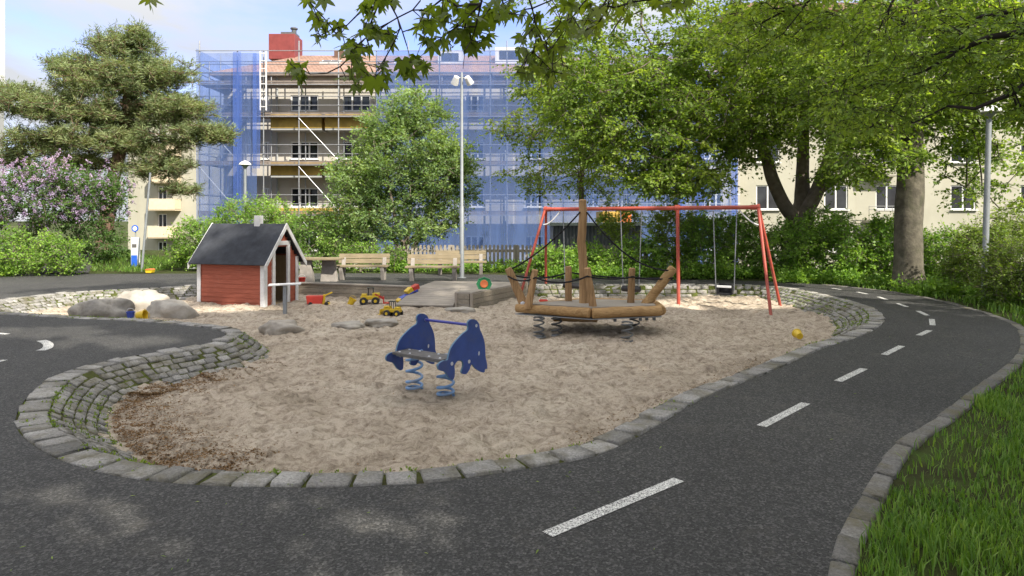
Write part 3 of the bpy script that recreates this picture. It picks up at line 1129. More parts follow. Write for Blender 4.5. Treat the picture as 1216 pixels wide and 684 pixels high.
def build_rocker():
    d = Vector((.577, .817, 0))                       # along a side panel, tail to nose
    w = Vector((-.654, .461, 0))                      # from the near panel to the far one
    p0 = Vector((-.412, 7.70, 0))
    sil = [(690, 110), (700, 95), (725, 87), (750, 95), (770, 120), (778, 160), (795, 200), (808, 240), (815, 280), (818, 330), (819, 365), (827, 400), (832, 440), (829, 455),
           (818, 455), (810, 480), (798, 481), (770, 468), (740, 446), (722, 420), (713, 426), (706, 446), (692, 474), (678, 491), (656, 493), (642, 480), (650, 452), (655, 428), (652, 405),
           (640, 391), (618, 393), (600, 410), (590, 432), (592, 460), (592, 492), (588, 522), (575, 534), (550, 521), (535, 498), (520, 477), (490, 468), (472, 456), (470, 432), (482, 410),
           (508, 395), (540, 386), (546, 360), (560, 312), (580, 275), (612, 235), (650, 196), (688, 165), (692, 148), (688, 128)]

    def uv(x, y):
        px, py = 445 + x / 6.221, 365 + y / 6.221
        k = (px - CXP) / F
        u = (p0.y * k - p0.x) / (d.x - d.y * k)
        Y = p0.y + d.y * u
        return u, CH - (py - HYP) * Y / F
    # smooth the outline
    q = catmull([uv(x, y) for x, y in sil], .012, closed=True)[::1]
    root = thing('spring_rocker', 'navy blue two-panel dolphin spring rocker on light blue coil springs', 'spring rocker', (-.85, 7.85, SAND))
    nrm = w.normalized()

    def at(u, z, k):
        return p0 + d * u + Vector((0, 0, z)) + w * k
    for k in (0.0, 1.0):
        off = nrm * .022 * (1 if k == 0 else -1)
        mb = MB().prism([at(u, z, k) for u, z in q], off, 0, side=1)
        pn = mb.build('side_panel', [M['blue_panel'], M['panel_edge_skylit']], root, bevel=.003)
        # eye and bolt heads on both faces
        for (ex, ey, nm, rx, rz, mt) in ((769, 340, 'eye', .012, .024, 'bolt'), (750, 135, 'bolt', .019, .019, 'bolt'), (570, 416, 'bolt', .021, .021, 'bolt'), (697, 400, 'bolt', .021, .021, 'bolt')):
            u, z = uv(ex, ey)
            e = MB()
            for f in (-.004, .026 - .0):
                base = at(u, z, k) + nrm * (f if k == 0 else -f)
                ring = [base + d * rx * math.cos(a) + Vector((0, 0, rz * math.sin(a) + (.35 * rx * math.cos(a) if nm == 'eye' else 0))) for a in np.linspace(0, 2 * math.pi, 14, endpoint=False)]
                e.prism(ring, nrm * (.007 if f < 0 else -.007) * (1 if k == 0 else -1))
            e.build(nm, M[mt], pn)
    u, z = uv(750, 135)
    MB().tube([at(u, z, 0), at(u, z, 1)], .017, 12).build('hand_rail', M['blue_rail'], root, smooth=True)
    zs = .205
    mb = MB()
    ua, ub = -.56, -.30
    a, b = at(ua, zs, .035), at(ub, zs, .035)
    ww = w * .93
    mb.prism([a, b, b + ww, a + ww], (0, 0, .028))
    st = mb.build('seat', M['seat_grey'], root, bevel=.004)
    for kk in (.12, .32, .68, .88):
        for uu in (-.51, -.35):
            MB().lathe(at(uu, zs + .028, kk), [(.014, 0), (.012, .006), (.006, .008)], 10).build('bolt', M['bolt'], st)
    MB().tube([at(uv(697, 400)[0], uv(697, 400)[1], 0), at(uv(697, 400)[0], uv(697, 400)[1], 1)], .014, 10).build('foot_rail', M['lamp_steel'], root, smooth=True)
    mb = MB()
    mb.beam(at(-.43, zs - .02, .05), at(-.43, zs - .02, .95), .16, .012)
    mb.build('seat_bracket', M['lamp_steel'], root)
    for (cx, cy) in ((-1.165, 8.04), (-.765, 7.76)):
        # springs carry the seat: they stand a little under its middle line
        helix((cx, cy), SAND - .01, zs - .03, .092, 5.2, .017).build('spring', M['spring_blue'], root, smooth=True)
        MB().lathe((cx, cy, zs - .045), [(.10, 0), (.10, .02)], 16).build('spring_plate', M['spring_blue'], root)


def log(pts, radii, rng, mb=None, n=14):
    """a peeled log: slightly uneven round bar with rounded ends"""
    mb = mb or MB()
    pts = [Vector(p) for p in pts]
    dense, rr = [], []
    m = 14
    for i in range(m + 1):
        t = i / m * (len(pts) - 1)
        k = min(int(t), len(pts) - 2)
        f = t - k
        dense.append(pts[k] * (1 - f) + pts[k + 1] * f + Vector((rng.uniform(-1, 1), rng.uniform(-1, 1), rng.uniform(-1, 1))) * radii[0] * .05)
        rr.append((radii[k] * (1 - f) + radii[k + 1] * f) * rng.uniform(.96, 1.04))
    t0, t1 = (dense[1] - dense[0]).normalized(), (dense[-1] - dense[-2]).normalized()
    e0, e1 = dense[0], dense[-1]
    dense = [e0 - t0 * rr[0] * .22, e0] + dense[1:-1] + [e1, e1 + t1 * rr[-1] * .22]
    rr = [rr[0] * .72, rr[0]] + rr[1:-1] + [rr[-1], rr[-1] * .72]
    return mb.tube(dense, rr, n)


def sag(a, b, s, n=12):
    a, b = Vector(a), Vector(b)
    return [a.lerp(b, i / n) - Vector((0, 0, s * 4 * (i / n) * (1 - i / n))) for i in range(n + 1)]


def build_boat():
    rng = random.Random(4)
    root = thing('play_boat', 'spring-mounted wooden play boat of peeled logs with a tall mast and black ropes', 'play boat', (1.35, 11.9, SAND))
    zl = .17
    hexa = [(.06, 11.95), (1.33, 11.30), (2.58, 11.62), (2.62, 12.45), (1.40, 12.75)]
    for i in range(5):
        a, b = hexa[i], hexa[(i + 1) % 5]
        r0 = .088
        dv = (Vector((*b, 0)) - Vector((*a, 0))).normalized() * .03
        log([Vector((*a, zl)) + dv, Vector((*b, zl)) - dv], [r0 * (.8 if i == 0 else 1), r0 * (.8 if i == 4 else 1)], rng).build('hull_log', M['log'], root, smooth=True)
    # floor boards
    mb = MB()
    inner = [(.25, 11.95), (1.34, 11.40), (2.50, 11.68), (2.53, 12.38), (1.39, 12.62)]
    mb.prism([(x, y, zl + .055) for x, y in inner], (0, 0, .03))
    mb.build('floor', M['deck'], root)
    mb = MB()
    mb.prism([(x, y, zl - .115) for x, y in hexa], (0, 0, .018))
    mb.build('base_plate', M['lamp_steel'], root)
    for (x, y) in ((2.32, 11.6), (2.2, 11.55), (1.75, 11.45), (2.45, 11.62), (.5, 11.8)):
        MB().box((x, y, zl - .14), (.05, .05, .05)).build('clamp', M['spring_dark'], root, bevel=.006)
    log([(.75, 12.0, zl - .16), (1.5, 11.9, zl - .17)], [.085, .07], rng).build('keel_log', M['log'], root, smooth=True)
    # mast, posts, bow and stern logs
    mast = [P(693.5, 363, 12.0), P(693, 320, 12.0), P(690.5, 285, 12.0), P(692.5, 252, 12.0), P(691.8, 238, 12.0)]
    mpart = log([(mast[0].x, 12.0, zl + .05)] + mast[1:], [.085, .08, .077, .072, .066], rng).build('mast', M['log_v'], root, smooth=True)
    posts = {}
    for nm, (bx, by, tx, ty, Y) in {'a': (675, 361, 675, 317, 12.3), 'b': (705, 365, 697.5, 319, 11.55), 'c': (749, 363, 750.5, 319, 12.05), 'd': (627, 361, 635.5, 321, 11.75)}.items():
        b, t = P(bx, by, Y), P(tx, ty, Y)
        b.z = zl + .02
        posts[nm] = t
        log([b, t], [.066, .058], rng).build('post', M['log_v'], root, smooth=True)
    bow_t, bow_b = P(603.5, 319, 12.05), P(624, 358, 11.95)
    log([(bow_b.x, bow_b.y, zl + .0), bow_t], [.082, .066], rng).build('bow_post', M['log_v'], root, smooth=True)
    st_t, st_b = P(799, 319, 12.0), P(765, 362, 12.0)
    log([(st_b.x, 12.0, zl + .02), st_t], [.085, .082], rng).build('stern_post', M['log'], root, smooth=True)
    mt = mast[3]
    for a, b, s in ((mt + Vector((-.06, -.05, 0)), bow_t + Vector((.03, 0, -.02)), .10), (mt + Vector((.06, -.05, 0)), st_t + Vector((-.05, -.05, -.03)), .26)):
        MB().tube(sag(a, b, s), .0145, 7).build('stay_rope', M['rope'], root, smooth=True)
    lo = lambda v, dz=.13, dy=-.07: v + Vector((0, dy, -dz))
    for a, b, s in ((lo(bow_t), lo(posts['d'], .12), .07), (lo(posts['d'], .12), lo(posts['b'], .12), .10), (lo(posts['b'], .13), lo(posts['c'], .14), .04), (lo(posts['c'], .14), lo(st_t, .16), .03),
                    (lo(bow_t, .10, .06), lo(posts['a'], .1, .02), .09), (lo(posts['a'], .1, .05), lo(st_t, .17, .07), .05)):
        MB().tube(sag(a, b, s), .0145, 7).build('rail_rope', M['rope'], root, smooth=True)
    for g in (G(640, 399.5, SAND), G(661, 397.5, SAND), G(745, 406, SAND), (2.25, 12.35, SAND)):
        helix((g[0], g[1]), SAND - .01, zl - .11, .085, 4.6, .015).build('spring', M['spring_dark'], root, smooth=True)
        MB().lathe((g[0], g[1], SAND - .012), [(.12, 0), (.12, .02)], 16).build('spring_foot', M['lamp_steel'], root)
    MB().lathe((.19, 11.93, zl + .09), [(.05, -.02), (.055, .01), (.04, .04), (.012, .055)], 14).build('bow_cap', M['bolt'], root, smooth=True)


def build_swing():
    L, Rr = Vector((.87, 17.5, 0)), Vector((5.48, 14.98, 0))
    zt = 2.0
    a, b = Vector((L.x, L.y, zt)), Vector((Rr.x, Rr.y, zt + .01))
    ax = (b - a).normalized()
    pp = Vector((-ax.y, ax.x, 0)).normalized()
    root = thing('swing_set', 'tall red steel swing frame standing at the back of the sand pit', 'swing frame', (3.2, 16.2, SAND))
    MB().tube([a, a + ax * .12, a + ax * .2, b - ax * .2, b - ax * .12, b], [.062, .06, .048, .048, .06, .062], 14).build('top_beam', M['swing_red'], root, smooth=True)
    for e, s in ((a, 1), (b, -1)):
        MB().lathe((0, 0, 0), [(.075, -.03), (.075, .03)], 14, M4=Matrix.Translation(e) @ ax.to_track_quat('Z', 'Y').to_matrix().to_4x4()).build('end_cap', M['swing_red'], root)
        for q in (-1, 1):
            foot = e - ax * s * .38 + pp * q * .80
            foot.z = SAND - .1
            MB().tube([foot, e + pp * q * .03], .034, 12).build('leg', M['swing_red'], root, smooth=True)
        # curved brace between the beam and the legs
        p1, p3 = e + ax * s * .42 + Vector((0, 0, -.05)), e + (-ax * s * .06) + Vector((0, 0, -.40))
        pts = []
        for t in np.linspace(0, 1, 9):
            c = p1.lerp(p3, t)
            c.z = p1.z + (p3.z - p1.z) * math.sin(t * math.pi / 2)
            pts.append(c)
        MB().tube(pts, .016, 8).build('brace', M['white_trim'], root, smooth=True)
    m = a.lerp(b, .655)
    MB().tube([(m.x, m.y - .12, SAND - .1), (m.x, m.y - .02, zt + .03)], .042, 12).build('leg', M['swing_red'], root, smooth=True)
    MB().lathe((0, 0, 0), [(.06, -.06), (.075, -.05), (.075, .05), (.06, .06)], 14, M4=Matrix.Translation(m) @ ax.to_track_quat('Z', 'Y').to_matrix().to_4x4()).build('joint_sleeve', M['swing_red'], root, smooth=True)

    def swing(px0, px1, zs, label, kind):
        def on(px):
            k = (px - CXP) / F
            t = (k * a.y - a.x) / ((b.x - a.x) - k * (b.y - a.y))
            return a.lerp(b, t)
        q0, q1 = on(px0), on(px1)
        c = (q0 + q1) / 2
        r = thing('swing', label, 'swing', (c.x, c.y, zs), 'swings hanging from the red frame')
        half = .2
        for q, s in ((q0, -1), (q1, 1)):
            e = Vector((c.x, c.y, zs + .06)) + ax * s * half
            mb = MB()
            n = 60
            top = Vector((q.x, q.y, zt - .05))
            for i in range(n):
                p = top.lerp(e, (i + .5) / n)
                dv = (e - top).normalized() * (.5 * (e - top).length / n * 1.35)
                mb.beam(p - dv, p + dv, .012 if i % 2 else .024, .024 if i % 2 else .012, up=ax)
            mb.build('chain', M['steel'], r)
        if kind == 'tyre':
            M4 = Matrix.Translation((c.x, c.y, zs + .03)) @ Matrix.Rotation(math.atan2(ax.y, ax.x), 4, 'Z') @ Matrix.Rotation(R(90), 4, 'Y')
            mb = MB()
            prof = [(.05, -.24), (.085, -.225), (.10, -.19), (.10, .19), (.085, .225), (.05, .24)]
            mb.lathe((0, 0, 0), prof, 18, M4=M4 @ Matrix.Scale(.75, 4, (1, 0, 0)))
            mb.build('seat', M['rubber'], r, smooth=True)
        else:
            M4 = Matrix.Translation((c.x, c.y, zs)) @ Matrix.Rotation(math.atan2(ax.y, ax.x), 4, 'Z')
            mb = MB()
            mb.box(None, (.34, .26, .04), M4=M4)
            mb.box(None, (.34, .03, .20), M4=M4 @ Matrix.Translation((0, .125, .12)))
            mb.box(None, (.03, .22, .18), M4=M4 @ Matrix.Translation((-.155, -.002, .11)))
            mb.box(None, (.03, .22, .18), M4=M4 @ Matrix.Translation((.155, -.002, .11)))
            mb.build('seat', M['rubber'], r, bevel=.01)
            mb = MB()
            mb.box(None, (.32, .022, .05), M4=M4 @ Matrix.Translation((0, -.115, .17)))
            mb.build('safety_bar', M['white_trim'], r, bevel=.006)
    swing(669, 690, .02, 'black rubber swing seat hanging behind the mast of the play boat', 'tyre')
    swing(737, 762, .02, 'black rubber swing seat hanging behind the stern of the play boat', 'tyre')
    swing(847, 875, .05, 'black cradle swing with a white front bar, alone in its bay of the frame', 'cradle')


def build_playhouse():
    C0 = Vector((-5.67, 15.39, SAND))
    e1, e2 = Vector((-.956, .292, 0)), Vector((.292, .956, 0))
    Ln, Wd, Hw, Hr = 1.80, 1.25, 1.12, 1.86
    up = Vector((0, 0, 1))
    root = thing('playhouse', 'small red wooden playhouse with white trim and a black felt roof', 'playhouse', C0)
    at = lambda u, v, z: C0 + e1 * u + e2 * v + up * z
    # lapped boards, one wall at a time
    def boards(org, dr, nrm, rows):
        mb = MB()
        for (z0, z1, spans) in rows:
            for (s0, s1) in spans:
                if s1 - s0 < .01:
                    continue
                a, b = org + dr * s0, org + dr * s1
                lip, th = nrm * .016, nrm * .004
                vs = [a + up * z0 + lip, b + up * z0 + lip, b + up * z1 + th, a + up * z1 + th, a + up * z0 - nrm * .01, b + up * z0 - nrm * .01, b + up * z1 - nrm * .01, a + up * z1 - nrm * .01]
                mb.add(vs, [(0, 1, 2, 3), (5, 4, 7, 6), (0, 4, 5, 1), (3, 2, 6, 7), (0, 3, 7, 4), (1, 5, 6, 2)])
        return mb
    h = .106
    nrow = int(Hw / h) + 1
    rows = [(i * h - .12, (i + 1) * h - .12 + .004, [(0, Ln)]) for i in range(nrow + 1)]
    boards(C0, e1, -e2, rows).build('wall', M['red_board'], root)
    boards(C0 + e2 * Wd, e1, e2, rows).build('wall', M['red_board'], root)
    dx0, dx1, dh = .36, .84, 1.40

    def gable_rows(door, win=None):
        out = []
        i = 0
        while i * h - .12 < Hr - .05:
            z0, z1 = i * h - .12, (i + 1) * h - .12 + .004
            zc = max(z1, 0)
            half = Wd / 2 if zc <= Hw else max(0, Wd / 2 * (Hr - zc) / (Hr - Hw))
            lo, hi = Wd / 2 - half, Wd / 2 + half
            cut = None
            if door and z1 < dh + .03:
                cut = (dx0, dx1)
            if win and win[2] < z1 and z0 < win[3]:
                cut = (win[0], win[1])
            out.append((z0, z1, [(lo, cut[0]), (cut[1], hi)] if cut else [(lo, hi)]))
            i += 1
        return out
    boards(C0, e2, -e1, gable_rows(True)).build('gable_wall', M['red_board'], root)
    boards(C0 + e1 * Ln, e2, e1, gable_rows(False, (.45, .80, .55, .95))).build('gable_wall', M['red_board'], root)
    # pine lining seen through the doorway
    mb = MB()
    mb.prism([at(.04, .03, .02), at(Ln - .04, .03, .02), at(Ln - .04, .03, Hw), at(.04, .03, Hw)], e2 * .012)
    mb.prism([at(.04, Wd - .03, .02), at(Ln - .04, Wd - .03, .02), at(Ln - .04, Wd - .03, Hw), at(.04, Wd - .03, Hw)], -e2 * .012)
    mb.prism([at(.03, .05, .0), at(Ln - .03, .05, .0), at(Ln - .03, Wd - .05, .0), at(.03, Wd - .05, .0)], up * .03)
    mb.build('lining', M['inner_wood'], root)
    # corner boards
    for u, v, su, sv in ((0, 0, -1, -1), (Ln, 0, 1, -1), (0, Wd, -1, 1), (Ln, Wd, 1, 1)):
        mb = MB()
        z0, z1 = -.1, Hw - .01
        p = at(u, v, 0)
        M4 = Matrix.Identity(4)
        for (du, dv, wu, wv) in ((-su * .04 + su * .02, sv * .030, .10, .022), (su * .030, -sv * .030, .022, .10)):
            c = p + e1 * du + e2 * dv + up * ((z0 + z1) / 2)
            rot = Matrix(((e1.x, e2.x, 0, c.x), (e1.y, e2.y, 0, c.y), (0, 0, 1, c.z), (0, 0, 0, 1)))
            mb.box(None, (wu, wv, z1 - z0), M4=rot)
        mb.build('corner_board', M['white_trim'], root, bevel=.004)
    # door casing
    mb = MB()
    for v0, v1, z0, z1 in ((dx0 - .09, dx0 + .005, -.05, dh), (dx1 - .005, dx1 + .09, -.05, dh), (dx0 - .10, dx1 + .10, dh - .003, dh + .10)):
        c = at(-.022, (v0 + v1) / 2, (z0 + z1) / 2)
        rot = Matrix(((e1.x, e2.x, 0, c.x), (e1.y, e2.y, 0, c.y), (0, 0, 1, c.z), (0, 0, 0, 1)))
        mb.box(None, (.05, v1 - v0, z1 - z0), M4=rot)
    mb.build('door_frame', M['white_trim'], root, bevel=.004)
    # roof: two slopes with an overhang, white barge boards
    ov, ev = .16, .16
    sl = (Hr - Hw) / (Wd / 2)
    ridge0, ridge1 = at(-ov, Wd / 2, Hr + .03), at(Ln + ov, Wd / 2, Hr + .03)
    mb = MB()
    for s in (-1, 1):
        v = Wd / 2 + s * (Wd / 2 + ev)
        z = Hr + .03 - sl * (Wd / 2 + ev)
        n = (up + e2 * s * sl).normalized()
        q = [ridge0, ridge1, at(Ln + ov, v, z), at(-ov, v, z)]
        mb.prism([p + n * .0 for p in q], n * .028)
    roof = mb.build('roof', M['felt'], root)
    # ridge cap
    for u in (-ov - .014, Ln + ov + .014):
        mb = MB()
        for s in (-1, 1):
            v = Wd / 2 + s * (Wd / 2 + ev + .015)
            z = Hr + .03 - sl * (Wd / 2 + ev + .015)
            a, b = at(u, Wd / 2 + s * .006, Hr + .055), at(u, v, z + .02)
            n = (up + e2 * s * sl).normalized()
            mb.prism([a + up * .012, b + n * .012, b - up * .115, a - up * .13], e1 * (.022 if u < 0 else -.022))
        mb.build('barge_board', M['white_trim'], root, bevel=.003)
    c = at(.62, Wd / 2, Hr + .10)
    rot = Matrix(((e1.x, e2.x, 0, c.x), (e1.y, e2.y, 0, c.y), (0, 0, 1, c.z), (0, 0, 0, 1)))
    mb = MB().box(None, (.15, .15, .28), M4=rot)
    mb.build('chimney', plain('pale_grey_paint', (.60, .60, .59), .6, var=.08), roof, bevel=.006)


def displaced_rock(c, size, seed, mat, name, label, cat, rz=0.0, group=None, sink=.25):
    bm = bmesh.new()
    bmesh.ops.create_icosphere(bm, subdivisions=4, radius=1)
    for v in bm.verts:
        p = v.co.copy()
        a = np.array([p.x * 1.3 + seed * 3.1]), np.array([p.y * 1.3 + p.z * 1.7])
        n = vnoise(a[0], a[1], seed)[0] - .5
        n2 = vnoise(a[0] * 3, a[1] * 3, seed + 1)[0] - .5
        n3 = vnoise(a[0] * 8, a[1] * 8, seed + 2)[0] - .5
        # flattened planes as on split granite
        k = 1 + .5 * n + .16 * n2 + .05 * n3
        q = p * k
        q.z = min(q.z, .72 + .1 * n2)
        v.co = Vector((q.x * size[0], q.y * size[1], q.z * size[2]))
    bmesh.ops.rotate(bm, verts=bm.verts, matrix=Matrix.Rotation(rz, 3, 'Z'))
    me = bpy.data.meshes.new(name)
    bm.to_mesh(me)
    bm.free()
    me.materials.append(mat)
    me.polygons.foreach_set('use_smooth', [True] * len(me.polygons))
    o = bpy.data.objects.new(name, me)
    COL.objects.link(o)
    o.location = Vector((c[0], c[1], c[2] + size[2] * (.5 - sink)))
    tag(o, label, cat, group)
    return o


def build_boulders():
    g = 'boulders in the sand pit'
    p = G(113, 379, SAND)
    displaced_rock(p + Vector((0, .3, 0)), (.56, .38, .40), 3, M['rock_dark'], 'boulder', 'grey rounded boulder with a dark shaded face, in the lobe left of the playhouse', 'boulder', .2, g, .3)
    p = G(146, 371, SAND)
    displaced_rock(p + Vector((-.05, .75, 0)), (.55, .4, .42), 8, M['rock_pale'], 'boulder', 'pale sandy boulder behind the grey one, low and half buried', 'boulder', .6, g, .3)
    p = G(193, 377, SAND)
    displaced_rock(p + Vector((0, .3, 0)), (.56, .4, .34), 12, M['rock_pale'], 'boulder', 'pale boulder with a hollow brown face, nearest the playhouse wall', 'boulder', -.2, g, .3)
    p = G(329, 397, SAND)
    displaced_rock(p + Vector((0, .2, 0)), (.40, .28, .22), 21, M['rock'], 'boulder', 'flat angular rock lying in front of the playhouse door', 'boulder', -.1, g, .3)
    p = G(413, 391, SAND)
    displaced_rock(p + Vector((0, .15, 0)), (.30, .24, .13), 30, M['rock_pale'], 'boulder', 'small low rock buried in the middle of the open sand', 'boulder', .4, g, .35)
    p = G(459, 383, SAND)
    displaced_rock(p + Vector((-.05, -.25, 0)), (.27, .2, .13), 37, M['rock_pale'], 'boulder', 'small low rock just below the yellow toy tractor', 'boulder', .1, g, .35)
    p = G(546, 372, SAND)
    displaced_rock(p + Vector((0, .12, 0)), (.30, .22, .13), 44, M['rock_pale'], 'boulder', 'small sand-covered rock in front of the square timber box end', 'boulder', .1, g, .35)


def build_timber():
    # weathered retaining boards along the terrace
    pts = [Vector((*p, 0)) for p in TIMBER]
    root = thing('retaining_wall', 'low weathered timber retaining wall between the sand and the benches', 'retaining wall', (-4.5, 17.5, SAND))
    for i in (5, 6, 7):
        a, b = pts[i], pts[i + 1]
        d = (b - a).normalized()
        n = Vector((d.y, -d.x, 0))
        if n.y > 0:
            n = -n
        for k in range(3):
            z = -.30 + .125 * k + .06
            MB().beam(a + n * .02 + up3(z), b + n * .02 + up3(z), .05, .118).build('board', M['timber'], root, bevel=.006)
        MB().beam(a + n * .0 + up3(.062), b + n * .0 + up3(.062), .16, .035).build('cap_board', M['deck'], root, bevel=.005)
    # the stepped timber edge beside the boat
    r2 = thing('timber_edging', 'timber edging with a square boxed end running back beside the play boat', 'timber edging', (-.9, 15.2, SAND))
    a, b, c = pts[2], pts[1], pts[0]
    for k in range(3):
        z = -.30 + .125 * k + .06
        MB().beam(a + up3(z), b + up3(z), .06, .118).build('board', M['timber'], r2, bevel=.006)
        MB().beam(b + up3(z), c + up3(z), .06, .118).build('board', M['timber'], r2, bevel=.006)
        MB().beam(pts[3] + up3(z) + Vector((.06, -.01, 0)), a + up3(z) + Vector((-.04, -.01, 0)), .05, .118).build('board', M['timber'], r2, bevel=.006)
    for k in range(3):
        z = -.30 + .125 * k + .06
        MB().beam(pts[3] + up3(z) + Vector((.03, .04, 0)), pts[4] + up3(z) + Vector((.03, .1, 0)), .05, .118).build('board', M['timber'], r2, bevel=.006)
    for q in (pts[3] + Vector((.03, -.02, 0)), a + Vector((0, -.03, 0))):
        MB().box((q.x, q.y, -.10), (.06, .06, .38)).build('corner_post', M['fence_wood'], r2, bevel=.004)
    top = [pts[2] + up3(.068), pts[1] + up3(.068), pts[0] + up3(.068), pts[0] + Vector((-.25, .05, .068)), pts[1] + Vector((-.30, .05, .068)), pts[3] + up3(.068)]
    MB().prism(top, (0, 0, .03)).build('cap_board', M['deck'], r2)
    # ramp of planks down to the sand
    r3 = thing('plank_ramp', 'pale plank ramp strewn with sand leading down from the terrace', 'ramp', (-1.9, 16, SAND))
    tl, trr, br, bl = Vector((-2.32, 16.75, .055)), Vector((-1.24, 16.25, .055)), Vector((-1.33, 15.25, -.24)), Vector((-2.68, 15.45, -.24))
    n = 9
    for i in range(n):
        t0, t1 = i / n, (i + .96) / n
        q = [tl.lerp(bl, t0), trr.lerp(br, t0), trr.lerp(br, t1), tl.lerp(bl, t1)]
        MB().prism(q, (0, 0, .03)).build('plank', M['deck'], r3, bevel=.004)
    # the deck behind the ramp, flush with the terrace
    MB().prism([Vector((-2.33, 16.78, .03)), Vector((-1.27, 16.28, .03)), Vector((-1.26, 15.26, .03)), Vector((-.30, 16.92, .03)), Vector((-.02, 18.0, .03)), Vector((-2.1, 18.4, .03))], (0, 0, .032)).build('landing', M['deck'], r3)


def up3(z):
    return Vector((0, 0, z))


def build_counter():
    p = G(338.5, 374, SAND)
    root = thing('sand_table', 'small grey play counter on a single post in front of the playhouse door', 'play counter', p)
    MB().box((p.x, p.y, p.z + .28), (.075, .075, .68)).build('post', M['lamp_steel'], root, bevel=.01)
    mb = MB()
    a, b = P(319, 338.5, p.y - .05), P(357.5, 336.8, p.y + .1)
    mb.beam(a, b, .26, .028)
    mb.build('counter_top', M['white_trim'], root, bevel=.006)


def wheel(mb, c, r, w, ax, n=16):
    M4 = Matrix.Translation(Vector(c)) @ Vector(ax).to_track_quat('Z', 'Y').to_matrix().to_4x4()
    return mb.lathe((0, 0, 0), [(r * .45, -w / 2), (r * .9, -w / 2), (r, -w * .3), (r, w * .3), (r * .9, w / 2), (r * .45, w / 2)], n, M4=M4)


